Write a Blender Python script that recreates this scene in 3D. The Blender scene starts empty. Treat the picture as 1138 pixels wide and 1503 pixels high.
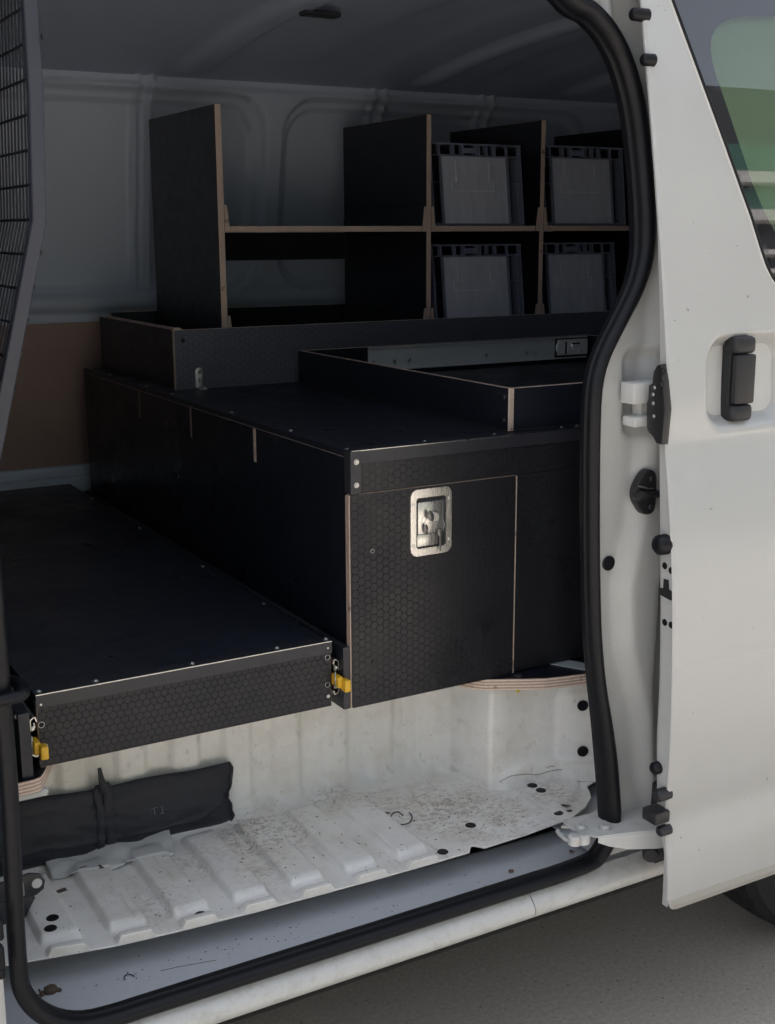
import bpy, bmesh, math, random
from mathutils import Vector, Matrix, noise
random.seed(4)
S = bpy.context.scene
COL = S.collection
R = math.radians

# ------------------------------------------------------------------ camera
F, CX, CY = 1814.6, 569.0, 751.5            # focal length and centre in photograph pixels
CAM = Vector((0, -1.65, 1.62))
RT = Vector((0.86803, -0.49649, -0.00443))
UP = Vector((0.11336, 0.18946, 0.97532))
FW = Vector((0.48440, 0.84657, -0.22044))
FW.normalize(); RT = (RT - FW * RT.dot(FW)).normalized(); UP = RT.cross(FW)
cam = bpy.data.objects.new('camera', bpy.data.cameras.new('camera'))
COL.objects.link(cam)
m = Matrix((RT, UP, -FW)).transposed().to_4x4(); m.translation = CAM
cam.matrix_world = m
cam.data.sensor_fit = 'VERTICAL'; cam.data.sensor_height = 24; cam.data.lens = 24 * F / 1503
cam.data.clip_start = 0.02; cam.data.clip_end = 400
S.camera = cam

# ------------------------------------------------------------------ sky and sun (overcast, van side in open shade)
SUN_EL, SUN_AZ = R(55), R(-20)              # azimuth from +Y: veiled sun beyond the van, this side in open shade
W = bpy.data.worlds.new('World'); S.world = W; W.use_nodes = True
nt = W.node_tree; bg = nt.nodes['Background']
sky = nt.nodes.new('ShaderNodeTexSky'); sky.sky_type = 'NISHITA'; sky.sun_disc = False
sky.sun_elevation = SUN_EL; sky.sun_rotation = SUN_AZ
sky.air_density = 1.0; sky.dust_density = 6.0; sky.ozone_density = 1.0
hs = nt.nodes.new('ShaderNodeHueSaturation'); hs.inputs['Saturation'].default_value = 0.45
nt.links.new(sky.outputs[0], hs.inputs['Color']); nt.links.new(hs.outputs[0], bg.inputs[0])
bg.inputs[1].default_value = 0.15
sl = bpy.data.lights.new('sun', 'SUN'); sl.energy = 1.0; sl.angle = R(30); sl.color = (1, .97, .92)
so = bpy.data.objects.new('sun', sl); COL.objects.link(so)
d = Vector((math.sin(SUN_AZ) * math.cos(SUN_EL), math.cos(SUN_AZ) * math.cos(SUN_EL), math.sin(SUN_EL)))
so.rotation_euler = d.to_track_quat('Z', 'Y').to_euler(); so.location = (0, 0, 8)
S.view_settings.view_transform = 'Standard'; S.view_settings.look = 'None'
S.view_settings.exposure = 1.38; S.view_settings.gamma = 1
S.cycles.max_bounces = 8; S.cycles.diffuse_bounces = 7; S.cycles.transparent_max_bounces = 8

def ray(x, y): return FW * F + RT * (x - CX) - UP * (y - CY)
def aX(x, y, X): r = ray(x, y); return CAM + r * ((X - CAM.x) / r.x)
def aY(x, y, Y): r = ray(x, y); return CAM + r * ((Y - CAM.y) / r.y)
def aZ(x, y, Z): r = ray(x, y); return CAM + r * ((Z - CAM.z) / r.z)
def lerp(v, xs, ys):
    if v <= xs[0]: return ys[0]
    for i in range(1, len(xs)):
        if v <= xs[i]:
            t = (v - xs[i-1]) / (xs[i] - xs[i-1]); return ys[i-1] + t * (ys[i] - ys[i-1])
    return ys[-1]
def sm(a, b, x):
    t = min(1, max(0, (x - a) / (b - a))); return t * t * (3 - 2 * t)
def smlerp(v, xs, ys, w=.012):
    return sum(lerp(v + (k - 3) * w / 3, xs, ys) for k in range(7)) / 7

# ------------------------------------------------------------------ materials
class NB:
    def __init__(s, name):
        s.m = bpy.data.materials.new(name); s.m.use_nodes = True; s.t = s.m.node_tree
        s.b = s.t.nodes['Principled BSDF']; s.out = s.t.nodes['Material Output']
    def n(s, typ, **kw):
        o = s.t.nodes.new(typ)
        for k, v in kw.items():
            if k.startswith('_'): setattr(o, k[1:], v)
            else: o.inputs[k].default_value = v
        return o
    def l(s, a, b): s.t.links.new(a, b)
    def pos(s): return s.n('ShaderNodeNewGeometry').outputs['Position']
    def math(s, op, a, b=None, c=None):
        o = s.n('ShaderNodeMath', _operation=op)
        for i, v in enumerate((a, b, c)):
            if v is None: continue
            if isinstance(v, (int, float)): o.inputs[i].default_value = v
            else: s.l(v, o.inputs[i])
        return o.outputs[0]
    def noise(s, vec, scale, detail=3, rough=.5, stretch=None):
        if stretch:
            mp = s.n('ShaderNodeMapping'); mp.inputs['Scale'].default_value = stretch; s.l(vec, mp.inputs[0]); vec = mp.outputs[0]
        o = s.n('ShaderNodeTexNoise'); o.inputs['Scale'].default_value = scale
        o.inputs['Detail'].default_value = detail; o.inputs['Roughness'].default_value = rough
        s.l(vec, o.inputs['Vector']); return o.outputs['Fac']
    def ramp(s, v, a, b, lo=0.0, hi=1.0):
        o = s.n('ShaderNodeMapRange'); o.inputs['From Min'].default_value = a; o.inputs['From Max'].default_value = b
        o.inputs['To Min'].default_value = lo; o.inputs['To Max'].default_value = hi; s.l(v, o.inputs[0]); return o.outputs[0]
    def mix(s, f, a, b):
        o = s.n('ShaderNodeMix', _data_type='RGBA')
        for i, v in ((0, f), (6, a), (7, b)):
            if isinstance(v, (int, float)): o.inputs[i].default_value = v
            elif isinstance(v, tuple): o.inputs[i].default_value = (*v[:3], 1)
            else: s.l(v, o.inputs[i])
        return o.outputs[2]
    def col(s, v):
        if isinstance(v, tuple): s.b.inputs['Base Color'].default_value = (*v, 1)
        else: s.l(v, s.b.inputs['Base Color'])
    def rough(s, v):
        if isinstance(v, (int, float)): s.b.inputs['Roughness'].default_value = v
        else: s.l(v, s.b.inputs['Roughness'])
    def bump(s, h, dist=.001, strength=1.0):
        o = s.n('ShaderNodeBump'); o.inputs['Distance'].default_value = dist; o.inputs['Strength'].default_value = strength
        s.l(h, o.inputs['Height']); s.l(o.outputs[0], s.b.inputs['Normal'])

def simple(name, c, rough=.5, metal=0, var=.12, scale=30, bump=0, spec=None):
    b = NB(name); p = b.pos(); f = b.noise(p, scale, 4, .6)
    b.col(b.mix(f, tuple(x * (1 - var) for x in c), tuple(x * (1 + var) for x in c)))
    b.rough(b.ramp(b.noise(p, scale * 2.3, 3), .3, .7, rough - .06, rough + .06))
    b.b.inputs['Metallic'].default_value = metal
    if spec is not None: b.b.inputs['Specular IOR Level'].default_value = spec
    if bump: b.bump(f, bump)
    return b.m

def paint(name, c, rough=.3, coat=.4, dust=.0):
    b = NB(name); p = b.pos()
    f = b.noise(p, 3, 4, .6); g = b.noise(p, 45, 5, .7)
    base = b.mix(f, tuple(x * .96 for x in c), c)
    spk = b.ramp(b.noise(p, 160, 2, .6), .70, .76)
    base = b.mix(b.math('MULTIPLY', spk, .35), base, (.22, .19, .15))
    if dust: base = b.mix(b.math('MULTIPLY', b.ramp(g, .48, .75), dust), base, (.34, .30, .25))
    b.col(base); b.rough(b.ramp(g, .3, .7, rough, rough + .12))
    b.b.inputs['Coat Weight'].default_value = coat; b.b.inputs['Coat Roughness'].default_value = .08
    b.bump(b.noise(p, 8, 2), .0012, .5)
    return b.m

def door_paint():
    b = NB('van_door_paint'); p = b.pos()
    sx = b.n('ShaderNodeSeparateXYZ'); b.l(p, sx.inputs[0])
    f = b.noise(p, 4, 4, .6)
    c = b.mix(f, (.455, .462, .458), (.49, .497, .492))
    low = b.ramp(sx.outputs[2], 1.15, .42)                    # road dust gathers towards the foot of the door
    cl = b.noise(p, 7, 5, .65)
    c = b.mix(b.math('MULTIPLY', low, b.ramp(cl, .3, .8, .15, .8)), c, (.43, .415, .38))
    band = b.math('LESS_THAN', b.math('ADD', sx.outputs[2], b.math('MULTIPLY', b.noise(p, 25, 3), .006)), .452)
    c = b.mix(b.math('MULTIPLY', band, .55), c, (.34, .31, .27))
    spk = b.ramp(b.noise(p, 70, 2, .5), .745, .77)
    c = b.mix(b.math('MULTIPLY', spk, .6), c, (.2, .18, .16))
    b.col(c); b.rough(b.ramp(low, 0, 1, .2, .4))
    b.b.inputs['Coat Weight'].default_value = .55; b.b.inputs['Coat Roughness'].default_value = .16
    b.bump(b.noise(p, 2.5, 2), .0012, .5)
    return b.m

def step_paint():
    b = NB('dirty_step_paint'); p = b.pos()
    sx = b.n('ShaderNodeSeparateXYZ'); b.l(p, sx.inputs[0])
    c = b.mix(b.noise(p, 5, 4), (.87, .86, .82), (.90, .89, .85))
    # cream film worn on the raised beads
    c = b.mix(b.math('MULTIPLY', b.ramp(b.noise(p, 11, 5, .7), .45, .7), .5), c, (.68, .62, .52))
    # scuffs and grime in patches where feet land
    patch = None
    for (x, y, r, k) in ((.86, .34, .13, 1.), (.80, .22, .10, .5), (1.22, .26, .15, 1.), (1.12, .34, .1, .6), (1.30, .17, .12, .8),
                         (1.04, .40, .06, .9), (.60, .20, .10, .45), (.72, .30, .1, .5), (1.44, .20, .08, .8), (1.22, .15, .07, .7)):
        dn = b.n('ShaderNodeVectorMath', _operation='DISTANCE'); mp = b.n('ShaderNodeCombineXYZ')
        b.l(sx.outputs[0], mp.inputs[0]); b.l(sx.outputs[1], mp.inputs[1]); b.l(mp.outputs[0], dn.inputs[0]); dn.inputs[1].default_value = (x, y, 0)
        v = b.ramp(dn.outputs['Value'], r, r * .2, 0, k)
        patch = v if patch is None else b.math('MAXIMUM', patch, v)
    s1 = b.ramp(b.noise(p, 60, 5, .75, (1, .55, 1)), .50, .60)
    s2 = b.ramp(b.noise(p, 130, 3, .7, (.5, 1, 1)), .53, .60)
    gr = b.math('MULTIPLY', b.math('MAXIMUM', b.math('MULTIPLY', s1, b.noise(p, 35, 3)), b.math('MULTIPLY', s2, .8)), patch)
    flo = b.ramp(sx.outputs[2], .530, .514)
    gr = b.math('MULTIPLY', gr, flo); patch = b.math('MULTIPLY', patch, flo)
    c = b.mix(b.math('MINIMUM', b.math('MULTIPLY', gr, .9), .8), c, (.22, .15, .10))
    haze_ = b.math('MULTIPLY', patch, b.ramp(b.noise(p, 14, 4, .6), .35, .75))
    c = b.mix(b.math('MULTIPLY', haze_, .25), c, (.38, .31, .23))
    spk = b.ramp(b.noise(p, 210, 2, .5), .70, .74)
    c = b.mix(b.math('MULTIPLY', spk, .45), c, (.16, .12, .09))
    # dust lines along the beads (run into the van)
    st = b.ramp(b.noise(p, 26, 4, .7, (1.6, .12, 1)), .60, .72)
    c = b.mix(b.math('MULTIPLY', st, .35), c, (.33, .28, .22))
    # grime gathered low on the riser wall, in faint tide marks
    b.col(c); b.rough(b.ramp(b.noise(p, 20, 3), .3, .7, .28, .5))
    b.b.inputs['Coat Weight'].default_value = .25; b.b.inputs['Coat Roughness'].default_value = .15
    b.bump(b.noise(p, 60, 3), .0006, .6)
    return b.m

def hexnode(b, axes, pitch):
    """honeycomb film: returns line mask (1 in the grooves)"""
    sx = b.n('ShaderNodeSeparateXYZ'); b.l(b.pos(), sx.inputs[0]); u, v = (sx.outputs[i] for i in axes)
    u = b.math('DIVIDE', u, pitch); v = b.math('DIVIDE', v, pitch)
    def cell(uo, vo):
        x = b.math('WRAP', b.math('SUBTRACT', u, uo) if uo else u, .5, -.5)
        y = b.math('WRAP', b.math('SUBTRACT', v, vo) if vo else v, .8660254, -.8660254)
        x = b.math('ABSOLUTE', x); y = b.math('ABSOLUTE', y)
        return b.math('MAXIMUM', x, b.math('ADD', b.math('MULTIPLY', x, .5), b.math('MULTIPLY', y, .8660254)))
    return b.math('MINIMUM', cell(0, 0), cell(.5, .8660254))

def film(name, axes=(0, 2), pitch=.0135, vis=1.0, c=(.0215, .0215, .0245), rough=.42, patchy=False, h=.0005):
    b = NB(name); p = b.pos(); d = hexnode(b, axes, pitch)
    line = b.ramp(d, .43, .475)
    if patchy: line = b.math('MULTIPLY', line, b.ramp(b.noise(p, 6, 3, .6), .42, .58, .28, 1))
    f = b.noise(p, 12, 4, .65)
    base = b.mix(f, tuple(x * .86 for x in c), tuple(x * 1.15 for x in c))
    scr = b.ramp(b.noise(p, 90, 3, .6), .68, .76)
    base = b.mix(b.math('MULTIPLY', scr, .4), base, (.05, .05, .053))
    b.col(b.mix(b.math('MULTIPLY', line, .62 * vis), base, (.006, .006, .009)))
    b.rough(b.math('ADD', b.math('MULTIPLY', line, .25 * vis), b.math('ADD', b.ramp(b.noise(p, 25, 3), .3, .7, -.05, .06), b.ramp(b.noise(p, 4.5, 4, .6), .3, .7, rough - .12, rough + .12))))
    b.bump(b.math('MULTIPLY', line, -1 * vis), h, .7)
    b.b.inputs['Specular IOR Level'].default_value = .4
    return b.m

def plyedge(name, ax, lam=.0028):
    b = NB(name); p = b.pos(); sx = b.n('ShaderNodeSeparateXYZ'); b.l(p, sx.inputs[0])
    t = b.math('FRACT', b.math('DIVIDE', sx.outputs[ax], lam))
    band = b.ramp(b.math('ABSOLUTE', b.math('SUBTRACT', t, .5)), .12, .3)
    g = b.noise(p, 240, 4, .7)
    c = b.mix(band, (.84, .69, .58), (.46, .34, .27))
    c = b.mix(b.ramp(g, .45, .9, 0, .5), c, (.20, .14, .10))
    c = b.mix(b.ramp(b.noise(p, 30, 3), .66, .70, 0, .6), c, (.10, .07, .05))
    b.col(c); b.rough(.75); b.bump(band, .0004, .6)
    return b.m

M = {}
M['white'] = paint('white_body_paint', (.60, .605, .59), .28, .4)
M['jamb'] = paint('white_jamb_paint', (.50, .505, .49), .35, .3, .10)
M['sill'] = paint('scuffed_sill_paint', (.60, .60, .575), .35, .3, .42)
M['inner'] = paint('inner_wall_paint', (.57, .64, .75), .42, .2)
M['channel'] = paint('threshold_paint', (.62, .645, .675), .3, .4, .12)
M['door'] = door_paint()
M['step'] = step_paint()
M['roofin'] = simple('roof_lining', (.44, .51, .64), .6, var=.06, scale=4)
M['hard'] = simple('brown_hardboard', (.42, .29, .25), .6, var=.15, scale=6)
M['rubber'] = simple('black_rubber', (.0055, .006, .0085), .45, var=.25, scale=40, spec=.3)
M['plastic'] = simple('black_plastic', (.018, .018, .020), .42, var=.15, scale=80, bump=.0002)
M['handleplastic'] = simple('grained_handle_plastic', (.013, .0135, .017), .5, var=.12, scale=300, bump=.0003)
M['blackmetal'] = simple('black_coated_steel', (.028, .029, .036), .42, var=.12, scale=20)
M['barrier'] = simple('barrier_powdercoat', (.040, .044, .060), .45, var=.1, scale=20)
M['wire'] = simple('black_wire_coating', (.010, .011, .017), .6, var=.1)
M['zinc'] = simple('zinc_steel', (.55, .55, .53), .32, 1, var=.12, scale=60)
def clean_metal(name, c, rough):
    b = NB(name); b.col(c); b.rough(b.ramp(b.noise(b.pos(), 300, 2, .5, (1, 1, .05)), .3, .7, rough, rough + .08)); b.b.inputs['Metallic'].default_value = .92; return b.m
M['chrome'] = clean_metal('brushed_stainless', (.80, .78, .74), .24)
M['bracket'] = clean_metal('bracket_steel', (.62, .63, .62), .4)
M['keysteel'] = clean_metal('dull_key_steel', (.20, .20, .20), .3)
M['galv'] = simple('galvanised_slide', (.62, .66, .66), .45, .25, var=.12, scale=25)
M['latch'] = simple('slide_latch_steel', (.85, .86, .84), .35, .15, var=.1)
M['yellow'] = simple('yellow_lever_plastic', (.80, .47, .03), .4, var=.05, scale=30)
M['ydot'] = simple('yellow_paint_dot', (.75, .62, .03), .5, var=.05)
M['cloth'] = None
M['crate'] = simple('grey_crate_plastic', (.20, .23, .31), .35, var=.1, scale=40)
M['cratefront'] = None
M['crateglint'] = simple('crate_edge_highlight', (.75, .78, .84), .25, var=.05)  # pale colour paints highlights onto the crate mouldings
M['hexf'] = film('hex_film_drawer_front', (0, 2), .0131, 1.0, (.0205, .0205, .0240))
M['hexd'] = film('hex_film_cabinet_front', (2, 0), .0148, .9, (.0160, .0163, .0200), .36, True)
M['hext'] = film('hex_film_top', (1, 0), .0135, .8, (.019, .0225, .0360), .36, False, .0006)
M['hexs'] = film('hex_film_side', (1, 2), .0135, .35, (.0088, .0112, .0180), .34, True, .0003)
M['hexb'] = film('hex_film_box_front', (2, 0), .0160, .6, (.092, .102, .130))
M['film'] = simple('smooth_black_film', (.0110, .0135, .0215), .42, var=.15, scale=14)
for i, a in enumerate('xyz'): M['ply' + a] = plyedge('ply_edge_' + a, i)
M['plydark'] = simple('ply_end_shaded', (.16, .12, .10), .6, scale=120)  # darker ply colour paints shade onto the two rear rib ends
M['plyfloor'] = plyedge('thick_ply_edge', 2, .0062)

def cloth():
    b = NB('black_nylon_cloth'); p = b.pos(); f = b.noise(p, 18, 5, .65)
    b.col(b.mix(f, (.010, .011, .017), (.018, .020, .030))); b.rough(.62)
    b.b.inputs['Sheen Weight'].default_value = .15
    b.bump(b.math('ADD', b.noise(p, 26, 5, .6), b.math('MULTIPLY', b.noise(p, 900, 2), .04)), .004, .7)
    return b.m
M['cloth'] = cloth()
def cratefront():
    b = NB('clear_crate_window'); p = b.pos()
    w = b.noise(p, 24, 4, .55, (2.4, 1, .32)); sx = b.n('ShaderNodeSeparateXYZ'); b.l(p, sx.inputs[0])
    low_ = b.ramp(w, .3, .75)
    b.col(b.mix(low_, (.50, .54, .62), (.62, .66, .74))); b.rough(.22)  # reflections on the crate front are put into this pale streaky colour
    b.b.inputs['Coat Weight'].default_value = 1; b.b.inputs['Coat Roughness'].default_value = .06
    b.bump(w, .004, .5)
    return b.m
M['cratefront'] = cratefront()
def ground_mat():
    b = NB('exposed_aggregate_concrete'); p = b.pos()
    f = b.ramp(b.noise(p, 2.2, 5, .65), .35, .65); g = b.noise(p, 90, 5, .75); v = b.n('ShaderNodeTexVoronoi'); v.inputs['Scale'].default_value = 160; b.l(p, v.inputs['Vector'])
    c = b.mix(f, (.60, .545, .475), (.67, .615, .54)); c = b.mix(b.ramp(g, .35, .7), (.46, .41, .35), c)
    c = b.mix(b.ramp(v.outputs['Distance'], .1, .35, .35, 0), c, (.40, .37, .33))
    c = b.mix(b.ramp(b.noise(p, 120, 2), .69, .72, 0, .9), c, (.045, .04, .037))
    b.col(c); b.rough(.85); b.bump(g, .0015, .6); return b.m
M['ground'] = ground_mat()
def glass_mat(tint, name):
    b = NB(name); t = b.t; t.nodes.remove(b.b)
    tr = b.n('ShaderNodeBsdfTransparent'); tr.inputs[0].default_value = (*tint, 1)
    gl = b.n('ShaderNodeBsdfGlossy'); gl.inputs['Roughness'].default_value = .005
    fr = b.n('ShaderNodeFresnel'); fr.inputs[0].default_value = 1.55
    mx = b.n('ShaderNodeMixShader'); b.l(b.math('MULTIPLY', fr.outputs[0], 2.4), mx.inputs[0]); b.l(tr.outputs[0], mx.inputs[1]); b.l(gl.outputs[0], mx.inputs[2])
    b.l(mx.outputs[0], b.out.inputs[0]); return b.m
M['glass'] = glass_mat((.70, .86, .68), 'green_tinted_glass')
M['frit'] = simple('black_glass_border', (.010, .011, .013), .02, var=.02, spec=1.0)
M['frit'].node_tree.nodes['Principled BSDF'].inputs['Coat Weight'].default_value = 1; M['frit'].node_tree.nodes['Principled BSDF'].inputs['Coat Roughness'].default_value = .01; M['frit'].node_tree.nodes['Principled BSDF'].inputs['Coat IOR'].default_value = 1.45
M['tyre'] = simple('tyre_rubber', (.014, .014, .015), .75, var=.2, scale=50, bump=.001)
M['paper'] = simple('white_plastic_sheet', (.62, .62, .60), .4, var=.04, scale=9)
M['dirt'] = simple('dark_debris', (.085, .06, .042), .8, var=.3, scale=200)
M['dark'] = simple('underbody_black', (.012, .012, .012), .8, var=.2)
M['rust'] = simple('rust_mark', (.16, .10, .07), .8, var=.3, scale=300)

# ------------------------------------------------------------------ builders
def link(name, me, mats, parent=None, kind=None, label=None, smooth=False):
    o = bpy.data.objects.new(name, me); COL.objects.link(o)
    if not isinstance(mats, (list, tuple)): mats = [mats]
    if not me.materials:
        for q in mats: me.materials.append(M[q] if isinstance(q, str) else q)
    if parent: o.parent = parent
    if kind: o['kind'] = kind
    if label: o['label'] = label
    if smooth:
        for p in me.polygons: p.use_smooth = True
    return o
def root(name, loc, label, cat, group=None):
    o = bpy.data.objects.new(name, None); COL.objects.link(o); o.location = loc
    o['label'] = label; o['category'] = cat
    if group: o['group'] = group
    o.empty_display_size = .1
    return o
def finish(bm, name, mats, parent=None, smooth=False, **kw):
    me = bpy.data.meshes.new(name)
    bmesh.ops.recalc_face_normals(bm, faces=bm.faces)
    bm.to_mesh(me); bm.free()
    if parent is not None:
        off = Vector((0, 0, 0)); q = parent
        while q is not None: off += q.location; q = q.parent
        me.transform(Matrix.Translation(-off))
    o = link(name, me, mats, parent, smooth=False, **kw)
    if smooth:
        for p in me.polygons: p.use_smooth = True
        if smooth is not True:
            me.set_sharp_from_angle(angle=R(smooth))
    return o
def gbox(bm, x0, x1, y0, y1, z0, z1, bev=0, mi=0, seg=1):
    r = bmesh.ops.create_cube(bm, size=1)
    for v in r['verts']: v.co = Vector(((x0 + x1) / 2 + v.co.x * (x1 - x0), (y0 + y1) / 2 + v.co.y * (y1 - y0), (z0 + z1) / 2 + v.co.z * (z1 - z0)))
    fs = {f for v in r['verts'] for f in v.link_faces}
    for f in fs: f.material_index = mi
    if bev:
        es = list({e for v in r['verts'] for e in v.link_edges})
        bmesh.ops.bevel(bm, geom=es, offset=bev, segments=seg, affect='EDGES', profile=.5)
    return r['verts']
def box(name, b6, mat, parent=None, bev=.0008, seg=1, **kw):
    bm = bmesh.new(); gbox(bm, *b6, bev=bev, seg=seg)
    return finish(bm, name, mat, parent, smooth=40 if seg > 1 else False, **kw)
def board(name, b6, thin, face, parent=None, bev=.0006, label=None, edge=None):
    """plywood board: film on the two large faces, laminations on the edges"""
    bm = bmesh.new(); gbox(bm, *b6, bev=bev)
    for f in bm.faces:
        f.material_index = 0 if abs(f.normal['xyz'.index(thin)]) > .95 else 1
    return finish(bm, name, [face, edge or 'ply' + thin], parent, label=label)
def prism(bm, pts, axis, a, b, bev=0, mi=0):
    """polygon pts in the two other axes (order xyz without axis), extruded along axis from a to b"""
    k = 'xyz'.index(axis)
    def mk(p, h):
        c = list(p); c.insert(k, h); return bm.verts.new(c)
    A = [mk(p, a) for p in pts]; B = [mk(p, b) for p in pts]; n = len(pts); fs = []
    fs.append(bm.faces.new(A)); fs.append(bm.faces.new(B[::-1]))
    for i in range(n): fs.append(bm.faces.new((A[i], B[i], B[(i+1) % n], A[(i+1) % n])))
    for f in fs: f.material_index = mi
    if bev:
        bmesh.ops.recalc_face_normals(bm, faces=fs)
        es = list({e for f in fs[:2] for e in f.edges})
        bmesh.ops.bevel(bm, geom=es, offset=bev, segments=2, affect='EDGES', profile=.5)
def rrect(x0, x1, y0, y1, r, n=5):
    out = []
    for cx, cy, a in ((x1 - r, y1 - r, 0), (x0 + r, y1 - r, 90), (x0 + r, y0 + r, 180), (x1 - r, y0 + r, 270)):
        for i in range(n + 1):
            t = R(a + 90 * i / n); out.append((cx + r * math.cos(t), cy + r * math.sin(t)))
    return out
def tube(bm, pts, r, n=10, closed=False, rs=None, section=None, nrm=None, mi=0, cap=True):
    P = [Vector(p) for p in pts]; L = len(P); rings = []
    prev = None
    for i, p in enumerate(P):
        a = P[(i-1) % L] if (closed or i) else p; c = P[(i+1) % L] if (closed or i < L-1) else p
        t = (c - a).normalized()
        if nrm is not None: u = Vector(nrm if not callable(nrm) else nrm(i)); u = (u - t * u.dot(t)).normalized()
        else:
            u = prev if prev is not None else (Vector((0, 0, 1)) if abs(t.z) < .9 else Vector((1, 0, 0)))
            u = (u - t * u.dot(t)).normalized(); prev = u
        w = t.cross(u); rr = rs[i] if rs else r; ring = []
        if section:
            for (s, q) in section: ring.append(bm.verts.new(p + u * q * (rr or 1) + w * s * (rr or 1)))
        else:
            for k in range(n):
                th = 2 * math.pi * k / n; ring.append(bm.verts.new(p + u * math.cos(th) * rr + w * math.sin(th) * rr))
        rings.append(ring)
    n = len(rings[0]); rng = range(L) if closed else range(L - 1)
    for i in rng:
        A, B = rings[i], rings[(i+1) % L]
        for k in range(n):
            f = bm.faces.new((A[k], A[(k+1) % n], B[(k+1) % n], B[k])); f.material_index = mi
    if cap and not closed:
        bm.faces.new(rings[0][::-1]).material_index = mi; bm.faces.new(rings[-1]).material_index = mi
def cyl(bm, c, ax, r, h, n=16, bev=0, r2=None, mi=0):
    c = Vector(c); ax = Vector(ax).normalized(); r2 = r if r2 is None else r2
    q = ax.to_track_quat('Z', 'Y').to_matrix(); prof = [(0, r)] + ([(h - bev, r2), (h, r2 - bev)] if bev else [(h, r2)])
    rings = [[bm.verts.new(c + q @ Vector((rr * math.cos(2*math.pi*k/n), rr * math.sin(2*math.pi*k/n), hh))) for k in range(n)] for hh, rr in prof]
    for A, B in zip(rings, rings[1:]):
        for k in range(n): bm.faces.new((A[k], A[(k+1) % n], B[(k+1) % n], B[k])).material_index = mi
    bm.faces.new(rings[0][::-1]).material_index = mi; bm.faces.new(rings[-1]).material_index = mi
def grid(name, us, vs, fn, mat, parent=None, keepf=None, smooth=True, **kw):
    vv = [fn(u, v) for u in us for v in vs]; n = len(vs); fs = []
    for i in range(len(us) - 1):
        for j in range(n - 1):
            if keepf and not keepf((us[i] + us[i+1]) / 2, (vs[j] + vs[j+1]) / 2): continue
            a = i * n + j; fs.append((a, a + n, a + n + 1, a + 1))
    me = bpy.data.meshes.new(name); me.from_pydata([tuple(v) for v in vv], [], fs)
    if parent is not None:
        off = Vector((0, 0, 0)); q = parent
        while q is not None: off += q.location; q = q.parent
        me.transform(Matrix.Translation(-off))
    return link(name, me, mat, parent, smooth=smooth, **kw)
def fr(a, b, s):
    n = max(1, int(round((b - a) / s))); return [a + (b - a) * i / n for i in range(n + 1)]
def subdiv(P, closed=True, k=3):
    out = []; L = len(P)
    for i in range(L if closed else L - 1):
        p0, p1, p2, p3 = P[(i-1) % L], P[i], P[(i+1) % L], P[(i+2) % L]
        for j in range(k):
            t = j / k
            out.append(.5 * ((2*p1) + (p2-p0)*t + (2*p0-5*p1+4*p2-p3)*t*t + (3*p1-p0-3*p2+p3)*t**3))
    return out
SCREW = None
def screw(parent, c, ax, r=.0045, name='screw', mat='zinc'):
    """button-head screw with a washer; alike screws share one mesh per head size"""
    global SCREW
    if SCREW is None: SCREW = {}
    if (r, mat) not in SCREW:
        bm = bmesh.new()
        cyl(bm, (0, 0, 0), (0, 0, 1), r * 1.35, r * .22, 12); cyl(bm, (0, 0, r * .2), (0, 0, 1), r, r * .6, 12, bev=r * .35)
        me = bpy.data.meshes.new(name); bmesh.ops.recalc_face_normals(bm, faces=bm.faces); bm.to_mesh(me); bm.free(); me.materials.append(M[mat]); SCREW[(r, mat)] = me
    o = bpy.data.objects.new(name, SCREW[(r, mat)]); COL.objects.link(o); o.parent = parent
    off = Vector((0, 0, 0)); q = parent
    while q is not None: off += q.location; q = q.parent
    o.location = Vector(c) - off; o.rotation_euler = Vector(ax).to_track_quat('Z', 'Y').to_euler()
    return o

# ------------------------------------------------------------------ ground
grid('ground', fr(-60, 60, 4), fr(-60, 60, 4), lambda x, y: (x, y, 0), 'ground', kind='structure')

# ------------------------------------------------------------------ the van
van = root('van', (1.0, 1.0, 0), 'white cargo van with its side door slid open and black plywood drawers inside', 'van')

def wallY(z): return smlerp(z, [1.36, 1.60, 2.04], [2.05, 2.03, 1.95], .05)
def sdrr(x, y, x0, x1, y0, y1, r):
    cx, cy, hx, hy = (x0+x1)/2, (y0+y1)/2, (x1-x0)/2 - r, (y1-y0)/2 - r
    qx, qy = abs(x-cx) - hx, abs(y-cy) - hy
    return math.hypot(max(qx, 0), max(qy, 0)) + min(max(qx, qy), 0) - r
def wall(x, z):
    y = wallY(z); d = 1e9
    for (x0, x1) in ((.2, 1.66), (1.705, 2.90)):
        d1 = sdrr(x, z, x0, x1, 1.435, 2.035, .12); d2 = sdrr(x, z, x0 + .025, x1 - .045, 1.46, 2.000, .10)
        y += .030 * (1 - sm(-.016, .0, d1)) + .017 * (1 - sm(-.007, .0, d2))
    for xr in (.72, 1.265, 2.045, 2.46):
        a = abs(abs(x - xr) - .022); k = 1 - sm(.004, .014, a)
        y -= .018 * k * (1 - sm(1.93, 2.03, z) * .3) * sm(1.44, 1.47, z)
    y -= .012 * (1 - sm(0.0, .02, abs(z - 1.415) - .006)) ; y += .015 * sm(2.035, 2.05, z)
    y += .006 * (1 - sm(.0, .015, abs(z - 1.385)))
    return (x, y, z)
grid('inner_wall', fr(.1, 3.3, .0075), fr(1.362, 2.075, .0075), wall, 'inner', van)
box('hardboard_lining', (.0, 3.3, 2.043, 2.049, .935, 1.361), 'hard', van, label='brown hardboard sheet lining the lower far wall')
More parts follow.
